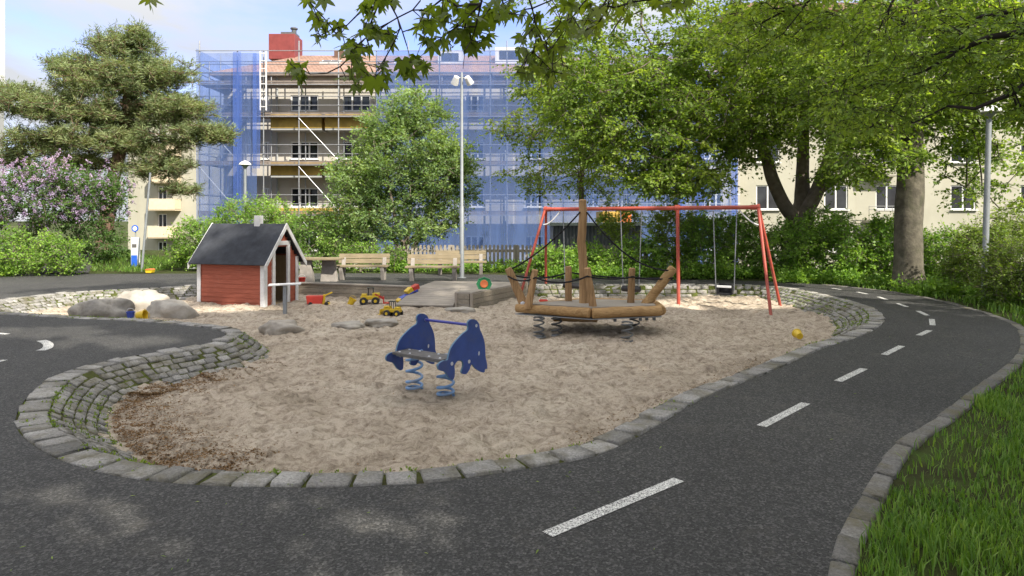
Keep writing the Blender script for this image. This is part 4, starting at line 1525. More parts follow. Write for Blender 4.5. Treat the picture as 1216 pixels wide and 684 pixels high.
def build_toys():
    def frame(p, rz):
        return Matrix.Translation(p) @ Matrix.Rotation(rz, 4, 'Z')

    def loader(name, label, p, rz, s, arm):
        root = thing(name, label, 'toy vehicle', p)
        m = frame(p, rz)
        b = lambda c, sz, tilt=0: (m @ Matrix.Translation(Vector(c) * s) @ Matrix.Rotation(tilt, 4, 'Y'), tuple(x * s for x in sz))
        mb = MB()
        for c, sz, t in (((0, 0, .13), (.34, .13, .07), 0), ((.12, 0, .19), (.14, .12, .06), 0), ((-.10, 0, .18), (.10, .12, .05), 0)):
            M4, z = b(c, sz, t)
            mb.box(None, z, M4=M4)
        mb.build('body', M['toy_yellow'], root, bevel=.012 * s)
        mb = MB()
        for sx in (-1, 1):
            for sy in (-1, 1):
                M4, z = b((.02 + sx * .045, sy * .045, .24), (.014, .014, .14))
                mb.box(None, z, M4=M4)
        M4, z = b((.02, 0, .315), (.13, .12, .018))
        mb.box(None, z, M4=M4)
        mb.build('cab', M['toy_black'], root, bevel=.004 * s)
        for sx in (-.11, .11):
            for sy in (-.08, .08):
                q = MB()
                wheel(q, m @ (Vector((sx, sy, .07)) * s), .075 * s, .05 * s, m.to_3x3() @ Vector((0, 1, 0)))
                wl = q.build('wheel', M['toy_black'], root, smooth=True)
                q = MB()
                wheel(q, m @ (Vector((sx, sy * 1.08, .07)) * s), .032 * s, .05 * s, m.to_3x3() @ Vector((0, 1, 0)), 10)
                q.build('hub', M['toy_yellow'], wl, smooth=True)
        mb = MB()
        for sy in (-.05, .05):
            mb.beam(m @ (Vector((.10, sy, .20)) * s), m @ (Vector((.27, sy, .10)) * s), .02 * s, .03 * s)
        prof = [(.25, .02), (.36, .02), (.365, .03), (.27, .035), (.265, .15), (.25, .15)]
        mb.prism([m @ (Vector((x, -.09, z)) * s) for x, z in prof], m.to_3x3() @ Vector((0, .18, 0)) * s)
        mb.build('bucket', M['toy_' + arm], root)
        return root
    # left to right along the back of the pit
    p = G(378, 362.5, SAND)
    root = thing('toy_tipper', 'toy tipper truck with a red tub and a raised yellow arm, by the timber wall', 'toy vehicle', p)
    m = frame(p, .1)
    mb = MB()
    mb.prism([m @ Vector(q) for q in ((-.24, -.1, .04), (.10, -.1, .04), (.13, -.1, .23), (-.27, -.1, .23))], m.to_3x3() @ Vector((0, .2, 0)))
    mb.build('tub', M['toy_red'], root, bevel=.012)
    mb = MB()
    mb.beam(m @ Vector((.12, 0, .02)), m @ Vector((.14, 0, .25)), .10, .05)
    mb.beam(m @ Vector((.13, 0, .22)), m @ Vector((.32, 0, .30)), .03, .03)
    mb.beam(m @ Vector((.08, 0, .04)), m @ Vector((.26, 0, .04)), .12, .04)
    mb.build('arm', M['toy_yellow'], root, bevel=.006)
    for sx in (-.16, .2):
        for sy in (-.1, .1):
            q = MB()
            wheel(q, m @ Vector((sx, sy, .045)), .045, .035, m.to_3x3() @ Vector((0, 1, 0)))
            q.build('wheel', M['toy_black'], root, smooth=True)

    def bucket(label, p, r, h, col, M4=None, handle='white_trim', name='toy_bucket', cat='toy bucket'):
        root = thing(name, label, cat, p)
        m4 = M4 if M4 is not None else Matrix.Translation(p)
        MB().lathe((0, 0, 0), [(r * .72, 0), (r, h), (r * 1.08, h), (r * 1.08, h * .9), (r * .98, h * .88), (r * .92, h * .95), (r * .66, .02)], 18, M4=m4).build('bucket', M[col], root, smooth=True)
        pts = [m4 @ Vector((r * math.cos(a), 0, h * .95 + r * .9 * math.sin(a))) for a in np.linspace(0, math.pi, 12)]
        MB().tube(pts, r * .05, 6).build('handle', M[handle], root, smooth=True)
        return root
    p = G(415, 362.5, SAND)
    bucket('small yellow toy bucket between the red tipper and the digger', p, .085, .17, 'toy_yellow', Matrix.Translation(p) @ Matrix.Rotation(.5, 4, 'Y'), 'toy_yellow')
    loader('toy_digger', 'yellow toy digger with a red shovel near the timber wall', G(439, 361.5, SAND), .15, 1.25, 'red')
    loader('toy_tractor', 'yellow toy wheel loader with black wheels standing on the open sand', G(467, 376, SAND), 2.9, 1.0, 'yellow')
    # long tipped-over truck leaning on the ramp edge
    a, b = P(474, 357.5, 16.0), P(494, 345.5, 16.35)
    root = thing('toy_truck', 'long blue toy truck with yellow parts tilted up against the timber step', 'toy vehicle', a)
    d = (b - a)
    MB().beam(a + up3(.02), b + up3(.02), .17, .08).build('chassis', M['toy_blue'], root, bevel=.012)
    mb = MB()
    mb.beam(a.lerp(b, .42) + up3(.08), a.lerp(b, .72) + up3(.12), .15, .13)
    mb.beam(a.lerp(b, -.08) + up3(.0), a.lerp(b, .08) + up3(.03), .16, .08)
    mb.build('cab', M['toy_yellow'], root, bevel=.015)
    MB().beam(a.lerp(b, .74) + up3(.10), a.lerp(b, 1.1) + up3(.10), .16, .12).build('load', M['toy_red'], root, bevel=.015)
    side = d.cross(up3(1)).normalized()
    for t in (.12, .8):
        for s in (-1, 1):
            q = MB()
            wheel(q, a.lerp(b, t) + side * s * .09 + up3(-.02), .055, .04, side)
            q.build('wheel', M['toy_black'], root, smooth=True)
    # green tub with a red-orange inside on the terrace edge
    p = P(575, 345.5, 15.9)
    p.z = .10
    root = thing('toy_tub', 'green toy tub tipped on its side showing its orange inside, on the timber edge', 'toy tub', p)
    M4 = Matrix.Translation(p + up3(.11)) @ Matrix.Rotation(R(80), 4, 'X')
    mb = MB()
    mb.lathe((0, 0, 0), [(.10, -.14), (.15, .08), (.165, .08), (.165, .05)], 8, M4=M4 @ Matrix.Scale(1.12, 4, (1, 0, 0)))
    mb.build('tub', M['toy_green'], root)
    MB().lathe((0, 0, 0), [(.03, .075), (.095, .085), (.085, .10), (.03, .092)], 18, M4=M4).build('inside', M['toy_orange'], root, smooth=True)
    # red buckets
    p = G(643, 357.5, SAND)
    bucket('small red toy bucket in the sand behind the bow of the play boat', p + Vector((0, -1.0, 0)), .10, .15, 'toy_red')
    p = P(358.5, 334, 18.2)
    p.z = .0
    bucket('red toy bucket on the terrace beside the concrete table leg', p, .10, .17, 'toy_red')
    p = G(163, 380, SAND)
    bucket('yellow toy bucket lying in front of the pale boulder', p, .10, .16, 'toy_yellow', Matrix.Translation(p + up3(.09)) @ Matrix.Rotation(R(85), 4, 'Y') @ Matrix.Rotation(.3, 4, 'Z'), 'toy_yellow')
    p = G(155, 377.5, SAND)
    bucket('small blue toy bucket with a white handle beside the pale boulder', p, .08, .13, 'toy_blue')
    p = G(950, 404, SAND)
    p.z = float(sand_z(np.array([p.x]), np.array([p.y]))[0])
    bucket('yellow toy bucket on the open sand near the right stone edge', p, .075, .14, 'toy_yellow', Matrix.Translation(p + up3(.07)) @ Matrix.Rotation(-1.35, 4, 'X'), 'toy_blue')


# ================================================================== FURNITURE
def bench(name, label, p, W, rz=0.0, group='slatted park benches on the terrace'):
    root = thing(name, label, 'bench', p, group)
    m = Matrix.Translation(p) @ Matrix.Rotation(rz, 4, 'Z')
    def bx(mb, c, sz, tilt=0):
        mb.box(None, sz, M4=m @ Matrix.Translation(Vector(c)) @ Matrix.Rotation(tilt, 4, 'X'))
    mb = MB()
    for k, y in enumerate((-.22, -.10, .02)):
        bx(mb, (0, y, .40 + .006 * k), (W * 1.02, .105, .042))
    mb.build('seat', M['bench_wood'], root, bevel=.005)
    mb = MB()
    for z, y in ((.53, .16), (.675, .20)):
        bx(mb, (0, y, z), (W, .035, .135), -.25)
    mb.build('backrest', M['bench_wood'], root, bevel=.005)
    for sx in (-1, 1):
        x = sx * W * .40
        mb = MB()
        prof = [(-.12, 0), (.12, 0), (.16, .30), (.22, .62), (.16, .64), (.09, .375), (-.26, .375), (-.24, .28)]
        mb.prism([m @ Vector((x - .055, y, z)) for y, z in prof], m.to_3x3() @ Vector((.11, 0, 0)))
        mb.build('leg', M['concrete'], root, bevel=.008)
    return root


def build_furniture():
    bench('park_bench', 'slatted wooden bench with concrete legs next to the picnic table', Vector((-4.28, 19.35, 0)), 1.47)
    bench('park_bench', 'slatted wooden bench with concrete legs just left of the tall floodlight pole', Vector((-2.22, 19.0, 0)), 1.50)
    bench('park_bench', 'slatted wooden bench set further back, half hidden behind the floodlight pole', Vector((-1.62, 21.2, 0)), 1.60, .05)
    p = Vector((-5.35, 18.9, 0))
    root = thing('picnic_table', 'picnic table of one plank on two tapered concrete slabs', 'table', p)
    for x0, x1, y in ((356, 371, 18.75), (381.6, 399, 18.95)):
        a = (x0 - CXP) * y / F
        b = (x1 - CXP) * y / F
        mb = MB()
        e = .05
        mb.prism([(a - .01, y - .1, -.05), (b + .05, y - .1, -.05), (b - .03, y - .1, .60), (a + .05, y - .1, .60)], (0, .2, 0))
        mb.build('leg', M['concrete'], root, bevel=.01)
    for k in range(3):
        MB().box((-5.40, 18.60 + .17 * k, .642), (1.35, .155, .055), rz=-.05).build('plank', M['bench_wood'], root, bevel=.006)
    # picket fence
    z0 = 0.0
    a, b = Vector((-4.3, 23.0, 0)), Vector((4.6, 23.0, 0))
    root = thing('picket_fence', 'grey-brown wooden picket fence behind the benches', 'fence', (0, 23, 0))
    mb = MB()
    n = 64
    rng = random.Random(3)
    for i in range(n):
        x = a.x + (b.x - a.x) * (i + .5) / n
        hgt = .86 + rng.uniform(-.015, .015)
        x += rng.uniform(-.006, .006)
        mb.prism([(x - .042, 22.97, .02), (x + .042, 22.97, .02), (x + .042, 22.97, hgt - .03), (x + .02, 22.97, hgt), (x - .02, 22.97, hgt), (x - .042, 22.97, hgt - .03)], (0, -.022, 0))
    mb.build('picket_panel', M['fence_wood'], root)
    for z in (.25, .66):
        MB().beam((a.x, 23.0, z), (b.x, 23.0, z), .04, .09).build('rail', M['fence_wood'], root)
    for i in range(5):
        x = a.x + (b.x - a.x) * i / 4
        MB().box((x, 23.06, .42), (.1, .1, .88)).build('post', M['fence_wood'], root, bevel=.006)


def build_lamps():
    # floodlight pole
    p = Vector((-1.49, 20.0, 0))
    root = thing('floodlight_pole', 'tall grey steel pole with two white floodlights near the benches', 'lamp post', p)
    MB().lathe(p, [(.13, .0), (.13, .02), (.07, .03), (.066, 2.1), (.05, 2.14), (.038, 6.0), (.025, 6.1)], 14).build('pole', M['lamp_steel'], root, smooth=True)
    MB().tube([P(541.5, 92.5, 20), P(556, 92.5, 20)], .022, 8).build('cross_arm', M['lamp_steel'], root, smooth=True)
    for cx, tilt, s in ((541, .35, -1), (556.5, -.45, 1)):
        c = P(cx, 95.5, 19.95)
        M4 = Matrix.Translation(c) @ Matrix.Rotation(R(35), 4, 'X') @ Matrix.Rotation(tilt, 4, 'Y')
        h = MB().lathe((0, 0, 0), [(.04, .14), (.08, .12), (.10, .0), (.115, -.12), (.10, -.12)], 16, M4=M4).build('floodlight', M['white_trim'], root, smooth=True)
        MB().lathe((0, 0, 0), [(.098, -.118), (.098, -.108)], 16, M4=M4).build('lens', M['pane'], h)

    def mushroom(name, label, base, top, rr, lean=0.0):
        r = thing(name, label, 'street lamp', base)
        t = Vector(top)
        MB().tube([base - up3(.05), Vector(base).lerp(t, .5), t], [.062, .058, .052], 12).build('pole', M['lamp_steel'], r, smooth=True)
        MB().lathe(t, [(.05, -.12), (.10, -.05), (.14, -.02), (.15, .0), (.13, .0)], 18).build('collar', M['lamp_steel'], r, smooth=True)
        MB().lathe(t, [(rr, .0), (rr * 1.02, .012), (rr * .85, .075), (rr * .5, .13), (rr * .14, .16), (.02, .165)], 22).build('lamp_shade', M['white_trim'], r, smooth=True)
    b = Vector((-9.9, 25.0, float(gz(0, 25.0))))
    mushroom('street_lamp', 'short white mushroom-headed lamp rising behind the playhouse bushes', b, P(291, 196, 25.0), .22)
    q = P(1174.5, 134, 14.2)
    mushroom('street_lamp', 'white mushroom-headed lamp standing in the bushes beside the thick beech trunk', Vector((9.95, 14.2, 0)), q, .26)
    # leaning grey pole at the left road
    a, b = P(168, 325, 22.5), P(178.5, 205, 22.5)
    root = tag(MB().tube([a, b], [.042, .032], 10).build('leaning_pole', M['lamp_steel'], smooth=True), 'leaning thin grey pole in front of the cream balconies', 'pole')
    # pay column with a blue foot and round sign
    p = P(161, 322.5, 23.5)
    p.z = .0
    root = thing('sign_column', 'white sign column with a blue panel and a small round sign on top', 'sign', p)
    MB().box((p.x, p.y, .55), (.24, .16, 1.1)).build('column', M['sign_white'], root, bevel=.01)
    MB().box((p.x, p.y - .085, .28), (.2, .012, .42)).build('blue_panel', M['sign_blue'], root)
    MB().box((p.x, p.y - .085, .82), (.16, .012, .12)).build('plate', M['seat_grey'], root)
    MB().tube([(p.x, p.y, 1.1), (p.x, p.y, 1.45)], .02, 8).build('stem', M['lamp_steel'], root)
    M4 = Matrix.Translation((p.x, p.y - .03, 1.42)) @ Matrix.Rotation(R(90), 4, 'X')
    d = MB().lathe((0, 0, 0), [(.12, 0), (.12, .015)], 18, M4=M4).build('round_sign', M['sign_blue'], root)
    MB().lathe((0, 0, .0), [(.075, .016), (.075, .019)], 18, M4=M4).build('sign_face', M['sign_white'], d)
    # small yellow grit box by the road
    p = P(178, 327, 21.9)
    p.z = 0
    root = thing('grit_box', 'small yellow grit box at the edge of the left road', 'grit box', p)
    MB().prism([(p.x - .09, p.y - .1, 0), (p.x + .09, p.y - .1, 0), (p.x + .11, p.y - .1, .10), (p.x - .11, p.y - .1, .10)], (0, .22, 0)).build('box', M['toy_yellow'], root, bevel=.01)
    MB().prism([(p.x - .12, p.y - .12, .102), (p.x + .12, p.y - .12, .102), (p.x + .07, p.y - .12, .13), (p.x - .07, p.y - .12, .13)], (0, .26, 0)).build('lid', M['toy_orange'], root, bevel=.01)


def build_car():
    z0 = float(gz(0, 30))
    c = Vector((-14.75, 30.5, z0))
    root = thing('parked_car', 'red parked car mostly hidden by the bush beside the cream building', 'car', c)
    prof = [(-2.0, .25), (-2.05, .62), (-1.9, .82), (-1.2, .90), (-.65, 1.36), (.75, 1.42), (1.45, .98), (1.98, .86), (2.05, .45), (1.98, .25)]
    MB().prism([(c.x + x, c.y - .85, z0 + z) for x, z in prof], (0, 1.7, 0)).build('body', M['car_red'], root, bevel=.08)
    glass = [(-1.08, .92), (-.60, 1.30), (.70, 1.35), (1.28, .98)]
    mb = MB()
    mb.prism([(c.x + x, c.y - .862, z0 + z) for x, z in glass], (0, .01, 0))
    mb.prism([(c.x + x, c.y + .852, z0 + z) for x, z in glass], (0, .01, 0))
    mb.build('window', M['pane'], root)
    for x in (-1.3, 1.3):
        for y in (-.78, .78):
            q = MB()
            wheel(q, (c.x + x, c.y + y, z0 + .31), .31, .2, (0, 1, 0))
            wl = q.build('wheel', M['rubber'], root, smooth=True)
            q = MB()
            wheel(q, (c.x + x, c.y + y * 1.06, z0 + .31), .19, .14, (0, 1, 0))
            q.build('rim', M['steel'], wl, smooth=True)
    for y in (-.6, .6):
        MB().box((c.x - 2.03, c.y + y, z0 + .66), (.06, .3, .14)).build('headlight', M['bolt'], root, bevel=.02)


# ================================================================== BUILDINGS
def facade(root, mat, x0, x1, z0, z1, y, wins, name='wall', depth=.16, frame=True, body=8.0, side=True, bars=1):
    """front wall at y facing the camera with real openings; wins: (xa, xb, za, zb)"""
    xs = sorted({x0, x1, *[w[0] for w in wins], *[w[1] for w in wins]})
    zs = sorted({z0, z1, *[w[2] for w in wins], *[w[3] for w in wins]})
    mb = MB()
    for i in range(len(xs) - 1):
        for j in range(len(zs) - 1):
            cx, cz = (xs[i] + xs[i + 1]) / 2, (zs[j] + zs[j + 1]) / 2
            if any(w[0] < cx < w[1] and w[2] < cz < w[3] for w in wins):
                continue
            mb.add([(xs[i], y, zs[j]), (xs[i + 1], y, zs[j]), (xs[i + 1], y, zs[j + 1]), (xs[i], y, zs[j + 1])], [(0, 1, 2, 3)])
    for (a, b, c, d) in wins:
        yy = y + depth
        mb.add([(a, y, c), (b, y, c), (b, y, d), (a, y, d), (a, yy, c), (b, yy, c), (b, yy, d), (a, yy, d)], [(0, 1, 5, 4), (2, 3, 7, 6), (0, 4, 7, 3), (1, 2, 6, 5)])
    # sides, back and a ceiling so that no light passes through
    yb = y + body
    mb.add([(x0, y, z0), (x0, y, z1), (x0, yb, z1), (x0, yb, z0)], [(0, 1, 2, 3)])
    mb.add([(x1, y, z0), (x1, yb, z0), (x1, yb, z1), (x1, y, z1)], [(0, 1, 2, 3)])
    mb.add([(x0, yb, z0), (x1, yb, z0), (x1, yb, z1), (x0, yb, z1)], [(0, 1, 2, 3)])
    mb.add([(x0, y, z1), (x1, y, z1), (x1, yb, z1), (x0, yb, z1)], [(0, 1, 2, 3)])
    mb.build(name, mat, root, recalc=False)
    for (a, b, c, d) in wins:
        window(root, a, b, c, d, y + depth * .6, bars)


def window(root, a, b, c, d, y, bars=1, fw=.075):
    if d - c < .3:
        return
    mb = MB()
    e = .002
    for (xa, xb, za, zb) in ((a + e, b - e, c + e, c + fw), (a + e, b - e, d - fw, d - e), (a + e, a + fw, c + fw, d - fw), (b - fw, b - e, c + fw, d - fw)):
        mb.box(((xa + xb) / 2, y, (za + zb) / 2), (xb - xa, .07, zb - za))
    for k in range(bars):
        x = a + (b - a) * (k + 1) / (bars + 1)
        mb.box((x, y - .003, (c + d) / 2), (fw * 1.1, .07, d - c - 2 * fw))
    w = mb.build('window', M['win_frame'], root)
    mb = MB()
    mb.add([(a + fw * .5, y + .012, c + fw * .5), (b - fw * .5, y + .012, c + fw * .5), (b - fw * .5, y + .012, d - fw * .5), (a + fw * .5, y + .012, d - fw * .5)], [(0, 1, 2, 3)])
    mb.build('pane', M['pane'], w, recalc=False)
    mb = MB()
    mb.box(((a + b) / 2, y - .14, c - .03), (b - a + .1, .2, .04))
    mb.build('sill', M['win_frame'], w)


def pxw(Y, x0, x1, y0, y1):
    a, b = P(x0, y1, Y), P(x1, y0, Y)
    return (a.x, b.x, a.z, b.z)


def build_central():
    Y = 39.0
    zb = -2.6
    root = thing('apartment_block', 'beige four-storey apartment block with a tiled roof behind scaffolding', 'building', (-2, Y, zb))
    x0, x1, z1 = -16.7, 13.2, 9.95
    wins = []
    for y0, y1 in ((113, 132), (168, 189), (223, 246), (280, 297)):
        for a, b in ((311, 320), (345, 378), (407, 440), (486, 512), (552, 575), (623, 646), (690, 712), (734, 749), (790, 812), (836, 858)):
            wins.append(pxw(Y, a, b, y0, y1))
    facade(root, M['beige'], x0, x1, zb, z1, Y, wins, body=10, bars=2)
    # eaves board, hipped tile roof
    MB().box(((x0 + x1) / 2, Y + 5, z1 + .07), (x1 - x0 + 1.1, 11.1, .15)).build('eaves', M['deckwood'], root)
    e0, e1 = x0 - .6, x1 + .6
    ya, yb, yr = Y - .6, Y + 10.6, Y + 5
    zr = P(0, 66, yr).z
    ze = z1 + .15
    mb = MB()
    vs = [(e0, ya, ze), (e1, ya, ze), (e1, yb, ze), (e0, yb, ze), (e0 + 3.6, yr, zr), (e1, yr, zr)]
    mb.add(vs, [(0, 1, 5, 4), (2, 3, 4, 5), (3, 0, 4), (1, 2, 5)])
    rf = mb.build('roof', M['tiles'], root)
    for (xa, xb, y0, y1, yy, dp) in ((319, 350, 40, 70, 43.2, 1.6),):
        a, b = P(xa, y1, yy), P(xb, y0, yy)
        MB().box(((a.x + b.x) / 2, yy + dp / 2, (a.z + b.z) / 2), (b.x - a.x, dp, b.z - a.z)).build('chimney', M['red_metal'], rf, bevel=.02)
        mb = MB()
        mb.box((b.x - .55, yy + .8, b.z + .10), (.9, 1.0, .2))
        mb.lathe((b.x - .3, yy + .8, b.z + .2), [(.16, 0), (.16, .28), (.24, .30), (.24, .38), (.05, .45)], 12)
        mb.build('chimney_cap', M['spring_dark'], rf)
    a = P(403, 66, 43.5)
    MB().box((a.x, 43.5, a.z), (.55, .5, .6)).build('chimney', M['tiles'], rf)
    for xa, xb in ((384, 391), (394, 401), (470, 480)):
        # skylights lie in the slope
        t = .52
        yc = ya + (yr - ya) * t
        zc = ze + (zr - ze) * t
        sl = math.atan2(zr - ze, yr - ya)
        xc = (P(xa, 0, yc).x + P(xb, 0, yc).x) / 2
        M4 = Matrix.Translation((xc, yc, zc + .06)) @ Matrix.Rotation(sl, 4, 'X')
        s = MB().box(None, (.62, .85, .1), M4=M4).build('skylight', M['win_frame'], rf)
        MB().box(None, (.46, .68, .02), M4=M4 @ Matrix.Translation((0, 0, .056))).build('pane', M['pane'], s)
    for xa, xb, y0, y1 in ((520, 549, 60, 76), (588, 622, 56, 74)):
        yy = 41.2
        a, b = P(xa, y1, yy), P(xb, y0, yy)
        d = MB().box(((a.x + b.x) / 2, yy + 1.5, (a.z + b.z) / 2 - .1), (b.x - a.x, 3, b.z - a.z + .2)).build('dormer', M['white_wall'], rf)
        MB().box(((a.x + b.x) / 2, yy - .02, (a.z + b.z) / 2), ((b.x - a.x) * .7, .03, (b.z - a.z) * .6)).build('pane', M['pane'], d)
    # balconies wrapped in ochre sheet
    for (xa, xb, y0, y1) in ((321.5, 382, 136, 152), (386, 447, 136, 152), (321.5, 382, 193, 208), (386, 447, 193, 208), (321.5, 382, 247, 262), (386, 447, 247, 262)):
        yy = Y - 1.1
        a, b = P(xa, y1, yy), P(xb, y0, yy)
        mb = MB()
        mb.box(((a.x + b.x) / 2, yy + .54, a.z - .06), (b.x - a.x, 1.08, .13), mi=1)
        mb.box(((a.x + b.x) / 2, yy, (a.z + b.z) / 2), (b.x - a.x, .05, b.z - a.z))
        for xx in (a.x + .026, b.x - .026):
            mb.box((xx, yy + .56, (a.z + b.z) / 2), (.05, 1.06, b.z - a.z - .004))
        mb.build('balcony', [M['ochre'], M['grey_wall']], root)
    # downpipe
    for px in (330, 462, 600):
        x = P(px, 0, Y).x
        MB().tube([(x, Y - .1, zb), (x, Y - .1, z1)], .055, 8).build('downpipe', M['grey_wall'], root, smooth=True)


def build_scaffold():
    Yf, Yb = 37.35, 38.55
    zb = -2.6
    root = thing('scaffolding', 'steel scaffolding with blue debris netting round the beige apartment block', 'scaffolding', (-2, Yf, zb))
    xs = [P(px, 0, Yf).x for px in (237, 282, 313, 355, 402, 447, 485, 522, 582, 602, 655, 700, 741, 772, 806, 840, 874)]
    ztop = P(0, 56, Yf).z
    decks = [P(0, py, Yf).z for py in (99, 137, 194.5, 254)]
    for i, x in enumerate(xs):
        zt = ztop + (0.35 if i % 3 == 0 else -.2)
        for yy, dz in ((Yf, 0), (Yb, -.9)):
            zz = zt + dz
            MB().tube([(x, yy, zb), (x, yy, zz)], .034, 6).build('standard', M['steel'], root, smooth=True)
    x0, x1 = xs[0] - .2, xs[-1] + .2
    for z in decks:
        xa = xs[0] - .1
        MB().box(((xa + x1) / 2, (Yf + Yb) / 2, z), (x1 - xa, Yb - Yf - .1, .07)).build('deck', M['deckwood'], root)
        MB().box(((xa + x1) / 2, Yf + .045, z + .115), (x1 - xa, .03, .10)).build('toe_board', M['deckwood'], root)
        for dz in (.55, 1.05):
            MB().tube([(xa, Yf - .04, z + dz), (x1, Yf - .04, z + dz)], .024, 6).build('guard_rail', M['steel'], root)
        MB().tube([(xa, Yf - .04, z - .08), (x1, Yf - .04, z - .08)], .028, 6).build('ledger', M['steel'], root)
    for dz in (.6, 1.2, 1.8):
        MB().tube([(x0, Yf - .04, decks[0] + dz), (x1, Yf - .04, decks[0] + dz)], .024, 6).build('guard_rail', M['steel'], root)
    # diagonals
    for (a, b, k0, k1) in ((3, 4, 1, 2), (3, 4, 2, 3), (0, 1, 1, 2), (0, 1, 2, 3), (6, 7, 3, 2), (15, 16, 3, 2), (12, 13, 3, 2)):
        MB().tube([(xs[a], Yf - .06, decks[k0] - .15), (xs[b], Yf - .06, decks[k1] + .2)], .017, 6).build('diagonal_brace', M['steel'], root)
    zl = decks[3] - 2.6
    for (k0, k1) in ((3, None),):
        MB().tube([(xs[3], Yf - .06, decks[3] - .15), (xs[4], Yf - .06, zl)], .017, 6).build('diagonal_brace', M['steel'], root)
    # end return round the left gable with its stair
    yr = [Yb + 1.5, Yb + 4.2]
    xl = [xs[0], xs[0] + 1.15]
    for y in yr:
        for x in xl:
            MB().tube([(x, y, zb), (x, y, ztop + .2)], .034, 6).build('standard', M['steel'], root)
    for z in decks:
        MB().box((xs[0] + .6, Yb + 2.2, z - .004), (1.15, 4.3, .07)).build('deck', M['deckwood'], root)
        for dz in (.55, 1.05):
            MB().tube([(xs[0] - .04, Yf, z + dz), (xs[0] - .04, yr[1], z + dz)], .024, 6).build('guard_rail', M['steel'], root)
    for k in range(3):
        za, zz = decks[k + 1], decks[k]
        mb = MB()
        for yy in (Yb - .15, Yb + .45):
            mb.beam((xs[0] + .35, yy, za), (xs[1] - .2, yy, zz), .05, .16)
        for t in np.linspace(.06, .94, 11):
            mb.box((xs[0] + .35 + (xs[1] - .55 - xs[0]) * t, Yb + .15, za + (zz - za) * t), (.24, .6, .04))
        mb.build('stair', M['steel'], root)
    # white hoist ladder in front of the bare bay
    mb = MB()
    xa, xb = P(309, 0, Yf - .25).x, P(316, 0, Yf - .25).x
    za, zt = P(0, 132, Yf).z, P(0, 62, Yf).z
    for x in (xa, xb):
        mb.tube([(x, Yf - .25, za), (x, Yf - .25, zt)], .04, 6)
    for z in np.arange(za + .2, zt, .42):
        mb.tube([(xa, Yf - .25, z), (xb, Yf - .25, z)], .025, 6)
    mb.build('hoist_ladder', M['white_trim'], root)
    # netting: wavy sheets hung outside the tubes
    def net(px0, px1, py0, py1, mat, seed, amp=.07, Yn=None):
        rng = np.random.default_rng(seed)
        Yn = Yn or Yf - .14
        a, b = P(px0, py1, Yn), P(px1, py0, Yn)
        nx, nz = max(4, int((b.x - a.x) / .25)), max(4, int((b.z - a.z) / .4))
        X, Z = np.meshgrid(np.linspace(a.x, b.x, nx), np.linspace(max(a.z, zb), b.z, nz))
        W = amp * (vnoise(X * 1.6 + seed, Z * .25, seed) - .5) * 2 + amp * .5 * (vnoise(X * 4, Z * .6, seed + 1) - .5)
        V = np.stack([X, Yn + W, Z], 2).reshape(-1, 3)
        k = (np.arange(nz - 1)[:, None] * nx + np.arange(nx - 1)[None]).ravel()
        build_np('netting', V, np.stack([k, k + 1, k + nx + 1, k + nx], 1), mat, root, smooth=True)
    net(236, 305, 63, 330, M['net'], 2)
    net(447, 640, 60, 330, M['net'], 3)
    net(642, 806, 58, 330, M['net'], 4)
    net(808, 876, 58, 330, M['net'], 5)
    net(277, 287, 62, 330, M['net_dense'], 6, .14, Yf - .32)
    net(300, 309, 63, 200, M['net_dense'], 7, .14, Yf - .34)
    net(804, 814, 60, 330, M['net_dense'], 8, .14, Yf - .36)
    net(826, 836, 60, 330, M['net_dense'], 11, .14, Yf - .36)
    net(869, 877, 60, 330, M['net_dense'], 9, .14, Yf - .36)
    # netting round the left end
    Xn = xs[0] - .14
    ys = np.linspace(Yf - .1, yr[1], 18)
    zs = np.linspace(zb, ztop - .1, 14)
    Yg, Zg = np.meshgrid(ys, zs)
    V = np.stack([Xn + .08 * (vnoise(Yg * 2, Zg * .3, 31) - .5), Yg, Zg], 2).reshape(-1, 3)
    k = (np.arange(13)[:, None] * 18 + np.arange(17)[None]).ravel()
    build_np('netting', V, np.stack([k, k + 1, k + 19, k + 18], 1), M['net'], root, smooth=True)


